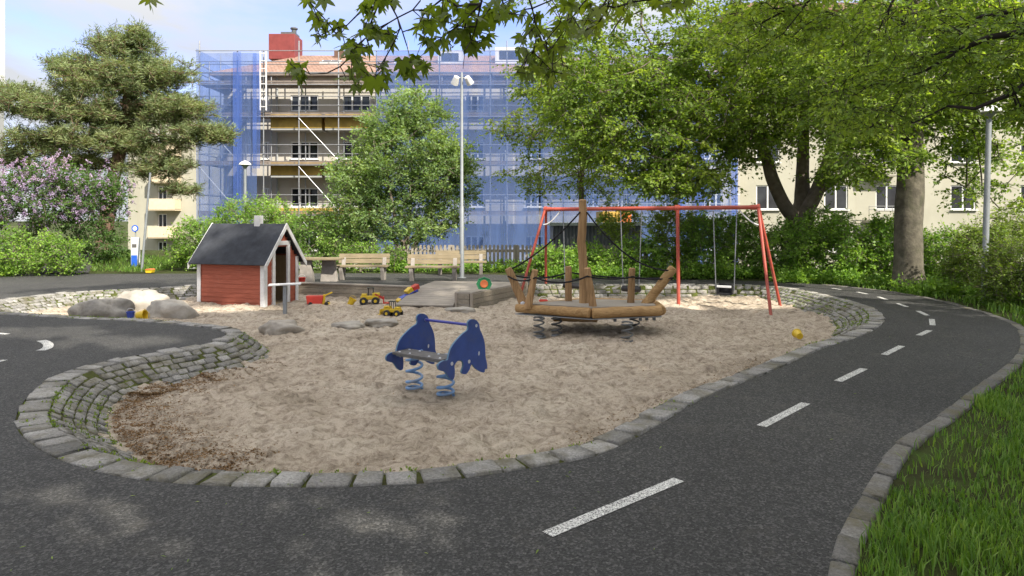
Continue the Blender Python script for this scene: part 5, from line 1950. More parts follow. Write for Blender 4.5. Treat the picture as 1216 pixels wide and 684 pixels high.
def build_right_block():
    Y = 40.0
    zb = -2.6
    x0, x1, z1 = P(876, 0, Y).x, 34.0, 14.0
    root = thing('apartment_block', 'long cream rendered apartment block seen between the beech trunks', 'building', (22, Y, zb))
    wins = []
    for y0, y1 in ((220, 249), (164, 193), (108, 137), (52, 81)):
        for a, b in ((898, 926), (979, 1007), (1040, 1067), (1129, 1159), (1212, 1242), (1260, 1288)):
            wins.append(pxw(Y, a, b, y0, y1))
    for a, b in ((1129, 1150), (1170, 1190), (1040, 1060), (980, 1000)):
        wins.append(pxw(Y, a, b, 286, 299))
    facade(root, M['cream'], x0, x1, zb, z1, Y, wins, body=10, bars=1)
    MB().box(((x0 + x1) / 2, Y + 4.9, z1 + .2), (x1 - x0 + .8, 11, .4)).build('roof', M['tiles'], root)
    # plinth ledge, balcony fronts beside the recessed windows
    a = P(876, 283, Y)
    MB().box(((x0 + x1) / 2, Y - .05, a.z), (x1 - x0, .14, .09)).build('plinth_ledge', M['spring_dark'], root)
    for y0, y1 in ((251, 263), (195, 208)):
        p, q = P(1032, y1, Y - .7), P(1069, y0, Y - .7)
        mb = MB()
        mb.box(((p.x + q.x) / 2, Y - .36, p.z), (q.x - p.x, .7, .14))
        mb.box(((p.x + q.x) / 2, Y - .70, (p.z + q.z) / 2), (q.x - p.x, .06, q.z - p.z))
        bl = mb.build('balcony', M['cream'], root)
        mb = MB()
        for z in (q.z + .12, q.z + .3):
            mb.tube([(p.x, Y - .7, z), (q.x, Y - .7, z)], .02, 6)
        for x in np.linspace(p.x, q.x, 5):
            mb.tube([(x, Y - .7, q.z), (x, Y - .7, q.z + .3)], .014, 5)
        mb.build('railing', M['spring_dark'], bl)


def build_left_block():
    Y = 65.0
    zb = -4.0
    x0, x1, z1 = P(152, 0, Y).x, P(250, 0, Y).x, 12.6
    root = thing('apartment_block', 'pale yellow apartment block with small solid balconies behind the pine', 'building', (-33, Y, zb))
    wins = []
    for y0, y1 in ((287, 304), (254, 270), (221, 237), (188, 204), (155, 171)):
        wins.append(pxw(Y, 187.5, 198, y0, y1))
        wins.append(pxw(Y, 216, 226, y0, y1))
    facade(root, M['cream'], x0, x1, zb, z1, Y, wins[0::2] + [], body=12, bars=1)
    for y0, y1 in ((269, 282), (236, 249), (203, 216), (170, 183)):
        a, b = P(176, y1, Y - 1.2), P(208, y0, Y - 1.2)
        mb = MB()
        mb.box(((a.x + b.x) / 2, Y - .6, a.z), (b.x - a.x, 1.2, .18))
        mb.box(((a.x + b.x) / 2, Y - 1.2, (a.z + b.z) / 2), (b.x - a.x, .1, b.z - a.z))
        for xx in (a.x + .05, b.x - .05):
            mb.box((xx, Y - .6, (a.z + b.z) / 2), (.1, 1.1, b.z - a.z))
        mb.build('balcony', M['cream_balc'], root)
    MB().box(((x0 + x1) / 2, Y + 6, z1 + .2), (x1 - x0 + 1, 13, .4)).build('roof', M['tiles'], root)
    MB().box(((x0 + x1) / 2, Y - .03, zb + 1.1), (x1 - x0 + .1, .1, 2.2)).build('plinth', M['grey_wall'], root)
    # tall white end wall at the very edge of the picture
    Yt = 60.0
    xe = P(6, 0, Yt + 4).x
    root = thing('tower_block', 'tall white tower block cut off by the left edge of the view', 'building', (-50, Yt, -4))
    w = [(xe - 3.2, xe - 1.8, z, z + 1.4) for z in np.arange(0, 24, 2.8)]
    facade(root, M['white_wall'], xe - 10, xe, P(0, 97, Yt).z, 30, Yt, [q for q in w if q[2] > 14.2], body=4)
    facade(root, M['grey_wall'], xe - 10, xe - .03, -4, P(0, 97, Yt).z - .01, Yt + .03, [q for q in w if q[3] < 13.8], body=3.9)


def build_shed():
    Y = 27.0
    z0 = float(gz(0, Y))
    a, b = P(657, 292, Y), P(762, 268, Y)
    root = thing('storage_shed', 'dark grey corrugated shed with a pale roof edge behind the picket fence', 'shed', ((a.x + b.x) / 2, Y, z0))
    MB().box(((a.x + b.x) / 2, Y + 1.2, (z0 + b.z) / 2), (b.x - a.x, 2.4, b.z - z0)).build('wall', M['corrugated'], root)
    MB().box(((a.x + b.x) / 2, Y + 1.2, b.z + .06), (b.x - a.x + .3, 2.75, .12)).build('roof', M['shed_edge'], root)
    Y = 33.0
    z0 = float(gz(0, Y))
    a, b = P(714, 270, Y), P(750, 251, Y)
    root = thing('site_container', 'orange and ochre site container standing under the blue netting', 'container', ((a.x + b.x) / 2, Y, z0))
    mb = MB()
    mb.box(((a.x + b.x) / 2, Y + 1, (z0 + b.z) / 2), (b.x - a.x, 2, b.z - z0))
    for x in np.linspace(a.x + .1, b.x - .1, 9):
        mb.box((x, Y - .03, (z0 + b.z) / 2), (.06, .06, b.z - z0 - .1))
    mb.build('body', M['ochre'], root)
    MB().box((b.x - .3, Y - .05, b.z - .35), (.55, .05, .5)).build('door', M['toy_orange'], root)


build_rocker()
build_boat()
build_swing()
build_playhouse()
build_boulders()
build_timber()
build_counter()
build_toys()
build_furniture()
build_lamps()
build_car()
build_central()
build_scaffold()
build_right_block()
build_left_block()
build_shed()
# ================================================================== VEGETATION
def LB(px, py, Y, rpx, rpy, ry, n):
    c = P(px, py, Y)
    return (c.x, Y, c.z, rpx * Y / F, ry, rpy * Y / F, n)


def build_trees():
    # thick beech trunk by the path
    b = (9.86, 16.7, 0)
    tree('beech_tree', 'big grey-trunked beech beside the bend of the path, branches above the frame of the lamp', b,
         [LB(1085, 60, 16.7, 130, 95, 2.6, 300), LB(1010, 95, 16.0, 70, 75, 2.0, 150), LB(1160, 60, 17.5, 90, 110, 2.4, 210), LB(1040, 178, 15.6, 60, 30, 1.0, 50), LB(1130, 150, 18.5, 70, 40, 1.2, 70),
          LB(1185, 205, 18.5, 55, 50, 1.4, 40), LB(1090, -110, 16.7, 190, 120, 3.6, 150)],
         M['l_beech'], M['bark'], 3,
         trunk=[((b[0], b[1], -.15), .39), ((b[0] - .02, b[1], .5), .335), ((b[0] - .03, b[1], 1.7), .32), ((b[0] + .02, b[1], 2.9), .305), ((b[0] - .05, b[1], 4.3), .31), ((b[0] + .05, b[1], 6.5), .24), ((b[0], b[1], 9.0), .14)],
         limbs=[(3, [((b[0] - .8, b[1] - .3, 4.1), .15), ((b[0] - 1.7, b[1] - .6, 5.0), .10)]), (4, [((b[0] + .9, b[1] - .2, 5.4), .16), ((b[0] + 2.0, b[1] + .1, 6.2), .10)])],
         per=72, twigs=6, reach=.62, size=.092, flat=.38, droop=.22, upn=.55, twig=.011, power=.46, flare=.35)
    # forked tree behind the shrubs
    b = (P(945, 0, 22).x, 22.0, 0)
    c = lambda px, py, Y: tuple(P(px, py, Y))
    tree('forked_tree', 'broad tree forking into three thick stems behind the swing end', b,
         [LB(760, 140, 20.5, 110, 75, 2.4, 330), LB(690, 85, 21, 85, 65, 2.0, 140), LB(860, 95, 21, 120, 85, 2.8, 360), LB(960, 90, 22, 100, 80, 2.6, 270), LB(1030, 130, 21, 60, 55, 1.8, 100),
          LB(800, -20, 21, 210, 75, 3, 150), LB(805, 208, 19.8, 66, 26, 1.2, 90), LB(900, 165, 20.5, 50, 30, 1.2, 60), LB(1000, 205, 20.0, 40, 14, .8, 16), LB(850, -150, 22, 260, 110, 4, 110)],
         M['l_beech'], M['bark_dark'], 9,
         trunk=[((b[0], 22, -.1), 0.425), (c(943, 290, 22), 0.391), (c(946, 262, 22), 0.357), (c(953, 240, 22.1), 0.255), (c(953, 205, 22.1), 0.204), (c(954, 165, 22), 0.178), (c(956, 110, 22), 0.145), (c(950, 40, 22), 0.093)],
         limbs=[(2, [(c(931, 243, 21.7), 0.221), (c(917, 212, 21.5), 0.204), (c(909, 185, 21.4), 0.178), (c(890, 150, 21.2), 0.145), (c(850, 110, 21), 0.102)]),
                (2, [(c(962, 243, 21.8), 0.230), (c(975, 215, 21.6), 0.212), (c(985, 185, 21.6), 0.178), (c(992, 140, 21.6), 0.145)]),
                (2, [(c(975, 225, 21.4), 0.145), (c(1003, 208, 21.0), 0.111), (c(1030, 190, 20.6), 0.068)])],
         per=78, twigs=6, reach=.72, size=.105, flat=.38, droop=.22, upn=.55, twig=.012, power=.44, flare=.2)
    # light young tree in front of the netting
    b = (P(692, 0, 26).x, 26.0, -.8)
    tree('young_tree', 'slender yellow-green young tree in front of the blue netting', b,
         [LB(690, 140, 26, 68, 70, 2.0, 120), LB(635, 150, 26, 42, 40, 1.3, 40), LB(605, 148, 26, 30, 10, .8, 10), LB(640, 205, 26, 50, 26, 1.2, 36), LB(700, 210, 26, 50, 26, 1.2, 40), LB(690, 75, 26, 45, 40, 1.4, 40)],
         M['l_young'], M['bark_dark'], 14,
         trunk=[((b[0], 26, -1.0), .16), (c(692, 280, 26), .13), (c(690, 225, 26), .11), (c(693, 170, 26), .08), (c(690, 110, 26), .05)],
         per=40, twigs=6, reach=.75, size=.12, flat=.35, droop=.25, twig=.010, power=.46, flare=.2)
    # grey-green many-stemmed tree behind the benches
    b = (P(478, 0, 24).x, 24.0, -.1)
    tree('small_tree', 'round grey-green many-stemmed tree behind the picket fence', b,
         [LB(485, 195, 24, 68, 64, 1.8, 260), LB(428, 222, 24, 38, 42, 1.3, 95), LB(534, 222, 24, 34, 50, 1.4, 95), LB(492, 132, 24, 38, 26, 1.1, 56), LB(455, 160, 24, 36, 34, 1.2, 50), LB(478, 268, 23.5, 66, 22, 1.1, 80), LB(425, 262, 23.6, 28, 14, .8, 18), LB(535, 190, 24, 26, 30, 1, 30)],
         M['l_tree'], M['bark_dark'], 22,
         trunk=[((b[0], 24, -.25), .14), (c(480, 296, 24), .11), (c(486, 270, 24), .075), (c(488, 230, 24), .06), (c(490, 180, 24), .045), (c(494, 130, 24), .025)],
         limbs=[(0, [(c(470, 288, 24), .075), (c(455, 262, 24), .06), (c(440, 225, 24), .04)]), (0, [(c(494, 290, 24), .07), (c(510, 262, 24), .055), (c(526, 225, 24), .04)]), (1, [(c(470, 262, 23.8), .06), (c(462, 220, 23.7), .05), (c(456, 170, 23.7), .035)]),
                (1, [(c(500, 268, 24.2), .05), (c(515, 240, 24.3), .045), (c(522, 195, 24.3), .03)])],
         per=84, twigs=7, reach=.55, size=.10, flat=.6, droop=-.12, upn=.5, twig=.009, power=.42, flare=.1, aspect=.5)
    # pine
    b = (P(118, 0, 30).x, 30.0, -2.1)
    L = [(145, 58, 40, 22, 60), (92, 85, 36, 20, 50), (192, 88, 38, 20, 55), (140, 100, 75, 24, 110), (45, 128, 48, 15, 52), (120, 138, 80, 18, 100), (208, 130, 42, 18, 55), (240, 160, 38, 12, 34),
         (150, 170, 80, 16, 85), (55, 168, 48, 14, 46), (190, 200, 42, 12, 36), (85, 192, 46, 14, 40), (215, 226, 22, 5, 10), (262, 158, 20, 6, 10), (165, 45, 14, 10, 10), (20, 110, 26, 8, 18), (20, 190, 22, 14, 20)]
    tree('pine_tree', 'tall broad pine rising behind the lilac bushes', b, [LB(x, y, 30, rx, ry, 1.9 * rx / 50, int(n * 2.0)) for x, y, rx, ry, n in L],
         M['l_pine'], M['pine_bark'], 31,
         trunk=[((b[0], 30, -2.3), .40), (c(124, 280, 30), .34), (c(132, 225, 30), .29), (c(142, 180, 30), .25), (c(152, 130, 30), .22), (c(150, 90, 30), .15), (c(146, 50, 30), .07)],
         per=108, twigs=6, reach=.46, size=.17, flat=.55, droop=-.22, upn=.15, twig=.010, power=.44, flare=.2, aspect=.15, shell=1.2, twig_r=.008)


def build_bushes():
    def bush(label, lobes, leaf, seed, base=None, size=.075, per=44, reach=.34, group=None, name='shrub', extra=None, cat='shrub', droop=.02, aspect=.6, flat=.8, twigs=6):
        lo = lobes[0]
        b = base or (lo[0], lo[1], max(float(gz(0, lo[1])), lo[2] - lo[5]))
        rng = random.Random(seed)
        tr = [((b[0], b[1], b[2] - .1), .045), ((b[0], b[1], b[2] + .22), .035), ((b[0] + .05, b[1], b[2] + .5), .025)]
        return tree(name, label, b, lobes, M[leaf], M['bark_dark'], seed, trunk=tr, per=per, twigs=twigs, reach=reach, size=size, flat=flat, droop=droop, upn=.55, seg=.3, twig=.006, power=.4, n_trunk=8, flare=0,
                    group=group, cat=cat, trunk_name='stem', crown_name='foliage', extra=extra, aspect=aspect, shell=2.6)
    bush('low rounded green bush at the very left edge in front of the lilacs', [LB(20, 296, 20.9, 46, 30, .9, 110)], 'l_bush', 41)
    bush('low green bush with a few yellow flowers at the foot of the lilac slope', [LB(72, 301, 21.0, 26, 24, .7, 60), LB(88, 314, 21, 10, 10, .4, 12)], 'l_bush', 42)

    def blossoms(frac, zmin):
        def f(root, att, rng):
            top = att[att[:, 2] > zmin]
            # one panicle is a cone of many small florets
            q = top[rng.random(len(top)) < frac]
            q = np.repeat(q, 3, 0) + rng.normal(size=(len(q) * 3, 3)) * np.array([.26, .26, .22])
            q[:, 1] -= .12
            n = 34
            t = rng.random((len(q), n)) ** .8
            an = rng.random((len(q), n)) * 2 * np.pi
            L = rng.uniform(.14, .24, len(q))[:, None]
            r = .058 * (1 - t) + .012
            ax = rng.normal(size=(len(q), 3)) * .35
            ax[:, 2] += 1
            ax /= np.linalg.norm(ax, axis=1, keepdims=True)
            p = q[:, None] + ax[:, None] * (t * L)[..., None]
            p = p + np.stack([np.cos(an) * r, np.sin(an) * r, np.zeros_like(r)], 2)
            p = p.reshape(-1, 3)
            d, nn = rng.normal(size=p.shape), rng.normal(size=p.shape)
            S = rng.uniform(.03, .05, len(p))
            V, Fq = leaf_cards(p, d, nn, S, S * .9, rng, 0)
            v = np.clip(np.repeat(rng.normal(.5, .22, len(q)), n) + rng.normal(0, .12, len(p)), 0, 1)
            o = build_np('blossom', V, Fq, M['f_lilac'], root, attr=np.repeat(v, 4))
            o['kind'] = 'stuff'
        return f
    bush('large pale purple lilac in full bloom at the left edge', [LB(38, 240, 22.8, 60, 36, 1.3, 170), LB(60, 212, 23, 36, 22, 1, 60), LB(10, 280, 22.6, 30, 30, .9, 50)], 'l_lilac', 43, base=(P(40, 0, 22.9).x, 22.9, -.1), size=.085, name='lilac', extra=blossoms(.66, 1.5))
    bush('darker lilac with sparse mauve blossom nearest the cream building', [LB(106, 255, 24.0, 36, 46, 1.3, 150), LB(118, 225, 24.2, 34, 28, 1.1, 80), LB(124, 296, 23.6, 20, 22, .8, 50)], 'l_lilac', 44, base=(P(108, 0, 24).x, 24.0, -.1), size=.085, name='lilac', extra=blossoms(.40, 1.7))
    g = 'shrubs behind the playhouse'
    bush('bright green bush left of the playhouse roof', [LB(240, 288, 23.4, 34, 30, 1.1, 200), LB(218, 300, 23.2, 14, 10, .7, 26)], 'l_bush', 45, group=g)
    bush('tall bright green bush right behind the playhouse ridge', [LB(305, 272, 24.0, 55, 38, 1.4, 320), LB(300, 305, 23.4, 62, 24, .8, 110)], 'l_bush', 46, group=g)
    bush('darker spreading bush behind the picnic table', [LB(388, 278, 24.3, 52, 32, 1.3, 260), LB(395, 306, 23.6, 50, 20, .8, 110)], 'l_dark', 47, group=g)
    bush('small light green bush at the left end of the picket fence', [LB(428, 304, 22.3, 24, 15, .5, 44)], 'l_bush', 48, group=g, size=.07)
    bush('small light green bush in front of the fence between two benches', [LB(468, 306, 22.4, 16, 14, .4, 28)], 'l_bush', 49, group=g, size=.07)
    bush('dense low bush with brown patches at the far edge of the left road', [LB(192, 318, 26.5, 15, 7, .6, 26)], 'l_gold', 50, size=.07)
    g = 'shrubs along the back path'
    S = [('low leafy shrub seen right of the red swing leg', [LB(655, 313, 20.6, 24, 20, .6, 64)], 'l_bush'),
         ('low leafy shrub behind the mast of the play boat', [LB(703, 311, 20.7, 30, 22, .7, 80)], 'l_bush'),
         ('low leafy shrub behind the stern post of the play boat', [LB(762, 308, 20.7, 34, 26, .7, 96)], 'l_bush'),
         ('taller airy shrub behind the middle swing leg', [LB(800, 282, 21.6, 30, 40, .8, 100), LB(735, 262, 23, 24, 26, .8, 44)], 'l_young'),
         ('dense shrub with visible stems below the cradle swing', [LB(840, 292, 20.8, 34, 42, .8, 140), LB(838, 318, 20.2, 34, 16, .5, 40)], 'l_bush'),
         ('leafy shrub between the cradle swing and the swing end', [LB(886, 292, 20.8, 28, 40, .8, 120)], 'l_bush'),
         ('tall leafy shrub at the foot of the forked tree', [LB(935, 300, 19.8, 32, 38, .8, 140), LB(980, 268, 20.6, 22, 24, .7, 46)], 'l_bush'),
         ('wide leafy shrub filling the gap left of the beech trunk', [LB(1000, 297, 19.4, 34, 42, .9, 150)], 'l_bush'),
         ('shrub tucked right behind the beech trunk', [LB(1052, 298, 19.2, 32, 42, .9, 130)], 'l_bush'),
         ('green shrub just right of the beech trunk', [LB(1120, 308, 17.4, 26, 36, .8, 110)], 'l_bush'),
         ('large yellow-green shrub round the foot of the right lamp', [LB(1165, 312, 14.9, 34, 46, .8, 150), LB(1195, 275, 15.4, 24, 24, .7, 50)], 'l_gold'),
         ('yellow-green shrub at the right edge above the grass verge', [LB(1210, 330, 13.3, 36, 44, .7, 130)], 'l_gold')]
    for i, (lab, lobes, leaf) in enumerate(S):
        near = i >= 9
        bush(lab, lobes, leaf, 60 + i, group=g, size=.062 if near else .08, per=84 if near else 70, reach=.38, aspect=.42 if leaf == 'l_gold' else .6)
    # weeds and groundcover along the foot of fence and shrubs
    rng = np.random.default_rng(77)
    q = []
    for (x0, x1, ya, yb, n) in ((-4.5, 4.5, 22.1, 22.9, 420), (1.0, 7.5, 19.7, 20.6, 480), (7.3, 9.6, 18.3, 19.2, 200), (9.2, 10.9, 14.9, 17.8, 260), (9.6, 11.5, 12.0, 14.9, 200), (-20, -15, 20.3, 20.9, 120)):
        q.append(np.column_stack([rng.uniform(x0, x1, n), rng.uniform(ya, yb, n), rng.uniform(.02, .22, n)]))
    q = np.concatenate(q)
    d = np.array([np.min(np.linalg.norm(RKERB - p[:2], axis=1)) for p in q])
    q = q[d > .25]
    V, Fq, v, _, _ = sprays(q, rng, 22, 4, .22, .075, .9, -.25, .6)
    tag(build_np('undergrowth', V, Fq, M['l_bush'], attr=v), 'low weeds and groundcover along the foot of the fence and shrubs', 'undergrowth', kind='stuff')
    # grassy bank with a footpath up to the left
    xs, ys = np.linspace(-21.0, -11.6, 40), np.linspace(21.9, 29, 24)
    X, Yg = np.meshgrid(xs, ys)
    h = np.clip((Yg - 21.9) / 2.2, 0, 1) * .42 * np.clip((-12.0 - X) / 3.0, 0, 1)
    h = h + np.clip((Yg - 24) / 5, 0, 1) * .0
    Z = np.where(h > 0, h, 0) - .01 + .03 * (vnoise(X * 2, Yg * 2, 5) - .5)
    V = np.stack([X, Yg, Z], 2).reshape(-1, 3)
    k = (np.arange(23)[:, None] * 40 + np.arange(39)[None]).ravel()
    structure(build_np('grass_bank', V, np.stack([k, k + 1, k + 41, k + 40], 1), M['earth'], smooth=True))
    q = np.column_stack([rng.uniform(-20.8, -11.8, 9000), rng.uniform(21.95, 26, 9000)])
    zz = np.clip((q[:, 1] - 21.9) / 2.2, 0, 1) * .42 * np.clip((-12.0 - q[:, 0]) / 3.0, 0, 1)
    onpath = (np.abs(q[:, 0] + 14.6 + (q[:, 1] - 22) * .55) < .85)
    b = np.column_stack([q, zz])[~onpath]
    dd = rng.normal(size=b.shape) * .4
    dd[:, 2] = 1
    Lg = rng.uniform(.08, .2, len(b))
    V, Fq = leaf_cards(b, dd, rng.normal(size=b.shape), Lg, Lg * .14, rng)
    tag(build_np('bank_grass', V, Fq, M['grass'], attr=np.repeat(rng.random(len(b)), 4)), 'short grass on the bank below the lilacs', 'grass', kind='stuff')
    mb = MB()
    yy = np.linspace(21.7, 25.5, 12)
    for i in range(11):
        r = []
        for y in (yy[i], yy[i + 1]):
            xc = -14.6 - (y - 22) * .55
            for s in (-.8, .8):
                x = xc + s
                r.append((x, y, max(0, min(1, (y - 21.9) / 2.2)) * .42 * min(1, max(0, (-12 - x) / 3)) + .022))
        mb.add([r[0], r[1], r[3], r[2]], [(0, 1, 2, 3)])
    structure(mb.build('footpath', M['asphalt'], recalc=False))


LEAF = []
for a, r in ((-90, .10), (-62, .42), (-38, .50), (-14, .66), (-2, .42), (14, .48), (30, .74), (42, 1.0), (52, .72), (62, .44), (74, .66), (82, .80), (90, 1.12)):
    LEAF.append((r * math.cos(R(a)), r * math.sin(R(a))))
LEAF = LEAF + [(-x, y) for x, y in LEAF[-2:0:-1]]


def maple_leaves(pos, rng, size, sizes=None):
    n = len(pos)
    out = np.array([(0, 0)] + LEAF)
    k = len(out)
    # leaf tip hangs down and outwards; the blade faces any way but mostly up
    az = rng.uniform(0, 2 * np.pi, n)
    dn = rng.uniform(.15, 1.25, n)
    d = np.stack([np.cos(az) * np.cos(dn), np.sin(az) * np.cos(dn), -np.sin(dn)], 1)
    nr = np.stack([np.cos(az) * np.sin(dn), np.sin(az) * np.sin(dn), np.cos(dn)], 1) + rng.normal(size=(n, 3)) * .35
    s = np.cross(d, nr)
    s /= np.linalg.norm(s, axis=1, keepdims=True)
    u = np.cross(s, d)
    S = size * rng.uniform(.65, 1.2, n)
    x, y = out[:, 0], out[:, 1] + .1
    cup = -.22 * (x ** 2) - .10 * np.clip(y, 0, 2) ** 2
    V = pos[:, None] + S[:, None, None] * (s[:, None] * x[None, :, None] + d[:, None] * y[None, :, None] + u[:, None] * cup[None, :, None])
    m = k - 1
    f = np.array([(0, 1 + i, 1 + (i + 1) % m) for i in range(m)])
    Fq = (np.arange(n) * k)[:, None, None] + f[None]
    v = np.repeat(np.clip(rng.normal(.5, .24, n), 0, 1), k)
    return V.reshape(-1, 3), Fq.reshape(-1, 3), v


def build_overhang():
    """two big trees beside the photographer: their crowns shade the foreground and their low branches hang into view"""
    rng = np.random.default_rng(101)
    b = (3.6, -3.2, 0)
    root = thing('maple_tree', 'overhanging maple whose leafy branches hang into the top of the view', 'tree', b)
    sk = Skeleton()
    tp = [(b[0], b[1], -.1), (b[0], b[1], 1.5), (b[0] - .1, b[1] + .1, 3.2), (b[0] - .2, b[1] + .2, 5.0), (b[0], b[1] + .6, 8.0), (b[0] + .2, b[1] + .8, 11)]
    tr = [.42, .36, .33, .28, .2, .1]
    ids = sk.line(tp, tr, draw=False)
    wood_parts = [trunk_mesh(tp, tr, 18, .35, 4)]
    hi = lobes_points([(4.4, -2.6, 9.5, 4.2, 3.8, 3.4, 130)], rng, 1.6)
    hi = hi[hi[:, 2] > 1.75 + .345 * np.maximum(hi[:, 1], 0) + 1.2]
    # the low limb that reaches over the path
    limb = [(2.9, -2.2, 4.9), (1.6, .2, 4.9), (.3, 2.4, 4.6), (-.4, 3.8, 4.0), (-.75, 4.5, 3.45)]
    li = sk.line(limb, [.10, .075, .055, .035, .02], ids[3])
    l2 = sk.line([(.9, 3.2, 4.5), (.35, 4.3, 3.9), (-.1, 4.7, 3.3)], [.04, .03, .016], li[2])
    l3 = sk.line([(1.6, 3.0, 4.6), (1.0, 4.5, 3.9), (.35, 4.9, 3.4)], [.04, .03, .016], li[1])
    c = lambda px, py, Y: np.array(P(px, py, Y))
    def br(pts, Y, r, par):
        return sk.line([c(x, y, Y + .06 * i) for i, (x, y) in enumerate(pts)], np.linspace(r, r * .35, len(pts)), par)
    m0 = br([(474, -30), (463, 4), (472, 21)], 4.5, .014, li[-1])
    br([(462, 27), (450, 33), (432, 47), (418, 65), (404, 79), (388, 87), (368, 88)], 4.5, .010, m0[-1])
    br([(475, 34), (468, 50), (458, 68), (446, 86)], 4.55, .008, m0[-1])
    br([(478, 38), (483, 54), (488, 72)], 4.45, .006, m0[-1])
    br([(448, 8), (434, 10), (424, 18), (412, 30), (402, 44)], 4.6, .008, m0[1])
    br([(490, 12), (499, 1), (504, -20)], 4.6, .007, m0[-1])
    m1 = br([(578, -30), (571, 5), (565, 32), (560, 48)], 4.6, .011, l2[-1])
    br([(552, 60), (550, 82)], 4.6, .005, m1[-1])
    br([(545, 30), (525, 44), (510, 58)], 4.7, .006, m1[1])
    m2 = br([(622, -20), (632, 10), (638, 38), (634, 60), (614, 86)], 4.5, .008, l3[-1])
    br([(650, 60), (660, 92)], 4.5, .005, m2[2])
    br([(716, -20), (692, 4), (680, 20), (668, 44)], 4.9, .008, l3[-2])
    CL = [(353, 88, 11, 15, 14), (380, 35, 11, 17, 15), (400, 38, 6, 10, 5), (373, 3, 13, 5, 6), (446, 12, 26, 14, 18), (421, 62, 18, 11, 15), (440, 40, 13, 12, 11), (464, 46, 9, 12, 9), (422, 93, 12, 15, 13),
          (450, 90, 15, 15, 13), (490, 82, 16, 17, 17), (507, 35, 12, 25, 18), (545, 32, 42, 38, 88), (600, 12, 22, 13, 16), (631, 20, 12, 8, 6), (632, 68, 17, 36, 32), (660, 90, 11, 16, 14), (662, 48, 16, 22, 20),
          (668, 6, 14, 8, 10), (694, 28, 22, 22, 30), (735, 12, 24, 16, 20), (790, 4, 30, 10, 16), (178, 5, 8, 5, 3)]
    pos = []
    for (x, y, rx, ry, n) in CL:
        Y0 = rng.uniform(4.35, 5.0) + (.5 if x > 680 else 0)
        for _ in range(n):
            a, rr = rng.uniform(0, 2 * np.pi), math.sqrt(rng.random())
            pos.append(c(x + rx * rr * math.cos(a), y - 5 + ry * rr * math.sin(a), Y0 + rng.normal() * .22))
    pos = np.array(pos)
    sk.grow(hi, rng, .7, .1)
    base_n = len(sk.p)
    sk.grow(pos[:-3], rng, .12, .03)
    wood_parts.append(sk.mesh(.0030, .48))
    V, Fq = join_np(wood_parts)
    build_np('trunk', V, Fq, M['bark_twig'], root, smooth=True)
    V, Fq, v = maple_leaves(pos, rng, .084)
    build_np('hanging_foliage', V, Fq, M['l_maple'], root, attr=v)
    V, Fq, v, _, _ = sprays(hi, rng, 60, 6, 1.0, .25, .5, .15, .7, .9)
    V, Fq, v = sunlit_gaps(V, Fq, v, .06)
    build_np('crown', V, Fq, M['l_maple'], root, attr=v)

    # beech outside the right edge
    b = (11.4, 6.6, 0)
    root = thing('beech_tree', 'beech outside the right edge whose thin dark branches cross the top right corner', 'tree', b)
    sk = Skeleton()
    tp = [(b[0], b[1], -.1), (b[0], b[1], 1.5), (b[0], b[1] - .1, 3.4), (b[0] + .2, b[1] - .3, 6), (b[0] + .3, b[1] - .6, 10)]
    tr = [.46, .4, .36, .28, .14]
    ids = sk.line(tp, tr, draw=False)
    wood_parts = [trunk_mesh(tp, tr, 18, .35, 6)]
    hi = lobes_points([(13.8, 3.4, 9.5, 3.9, 3.9, 4.0, 150)], rng, 1.6)
    hi = hi[(hi[:, 2] > 1.75 + .345 * np.maximum(hi[:, 1], 0) + .9) | (hi[:, 0] > .82 * hi[:, 1] + 1)]
    A = sk.line([c(1300, 20, 7.6), c(1216, 38, 8.0), c(1175, 44, 8.2), c(1137, 61, 8.4), c(1099, 84, 8.6)], [.08, .046, .038, .028, .018], ids[2])
    B = sk.line([c(1300, 95, 7.8), c(1216, 101, 8.1), c(1202, 111, 8.2), c(1158, 129, 8.4), c(1126, 126, 8.6), c(1085, 146, 8.9)], [.06, .036, .031, .024, .018, .010], ids[2])
    Cb = sk.line([c(1300, -10, 8.4), c(1216, 11, 8.6), c(1164, 20, 8.8), c(1140, 32, 9.0)], [.06, .036, .026, .016], ids[2])
    D = sk.line([c(1150, -60, 8.6), c(1075, -30, 8.8), c(1055, 12, 8.9), (c(1044, 34, 9.0))], [.05, .03, .016, .008], Cb[0])
    E = sk.line([c(1000, -50, 9.2), c(960, 2, 9.3), c(930, 40, 9.4)], [.03, .016, .008], D[1])
    lo = lobes_points([LB(1110, 60, 8.8, 110, 62, 1.0, 120), LB(970, 15, 9.4, 80, 45, .8, 62), LB(1190, 130, 8.6, 50, 36, .7, 36), LB(1240, 60, 8.4, 60, 70, 1.0, 60), LB(1030, 120, 9.2, 50, 40, .8, 40), LB(900, 30, 9.8, 60, 40, .8, 40)], rng, 1.6)
    pr = np.stack([lo[:, 0] / lo[:, 1] * F + CXP, HYP - (lo[:, 2] - CH) / lo[:, 1] * F], 1)
    lo = lo[np.abs(pr - np.array([1172, 150])).max(1) > 34]
    sk.grow(hi, rng, .7, .1)
    sk.grow(lo, rng, .25, .12)
    V, Fq, v, t0, t1 = sprays(lo, rng, 30, 5, .36, .068, .35, .35, .8)
    wood_parts.append(sk.mesh(.0040, .50))
    wood_parts.append(frustums(t0, t1, np.full(len(t0), .0035), np.full(len(t0), .0018), 3))
    bV, bF = join_np(wood_parts)
    build_np('trunk', bV, bF, M['bark_twig'], root, smooth=True)
    V2, F2, v2, _, _ = sprays(hi, rng, 72, 6, .95, .22, .4, .15, .8)
    V2, F2, v2 = sunlit_gaps(V2, F2, v2)
    Vj, Fj = join_np([(V, Fq), (V2, F2)])
    build_np('crown', Vj, Fj, M['l_beech'], root, attr=np.concatenate([v, v2]))


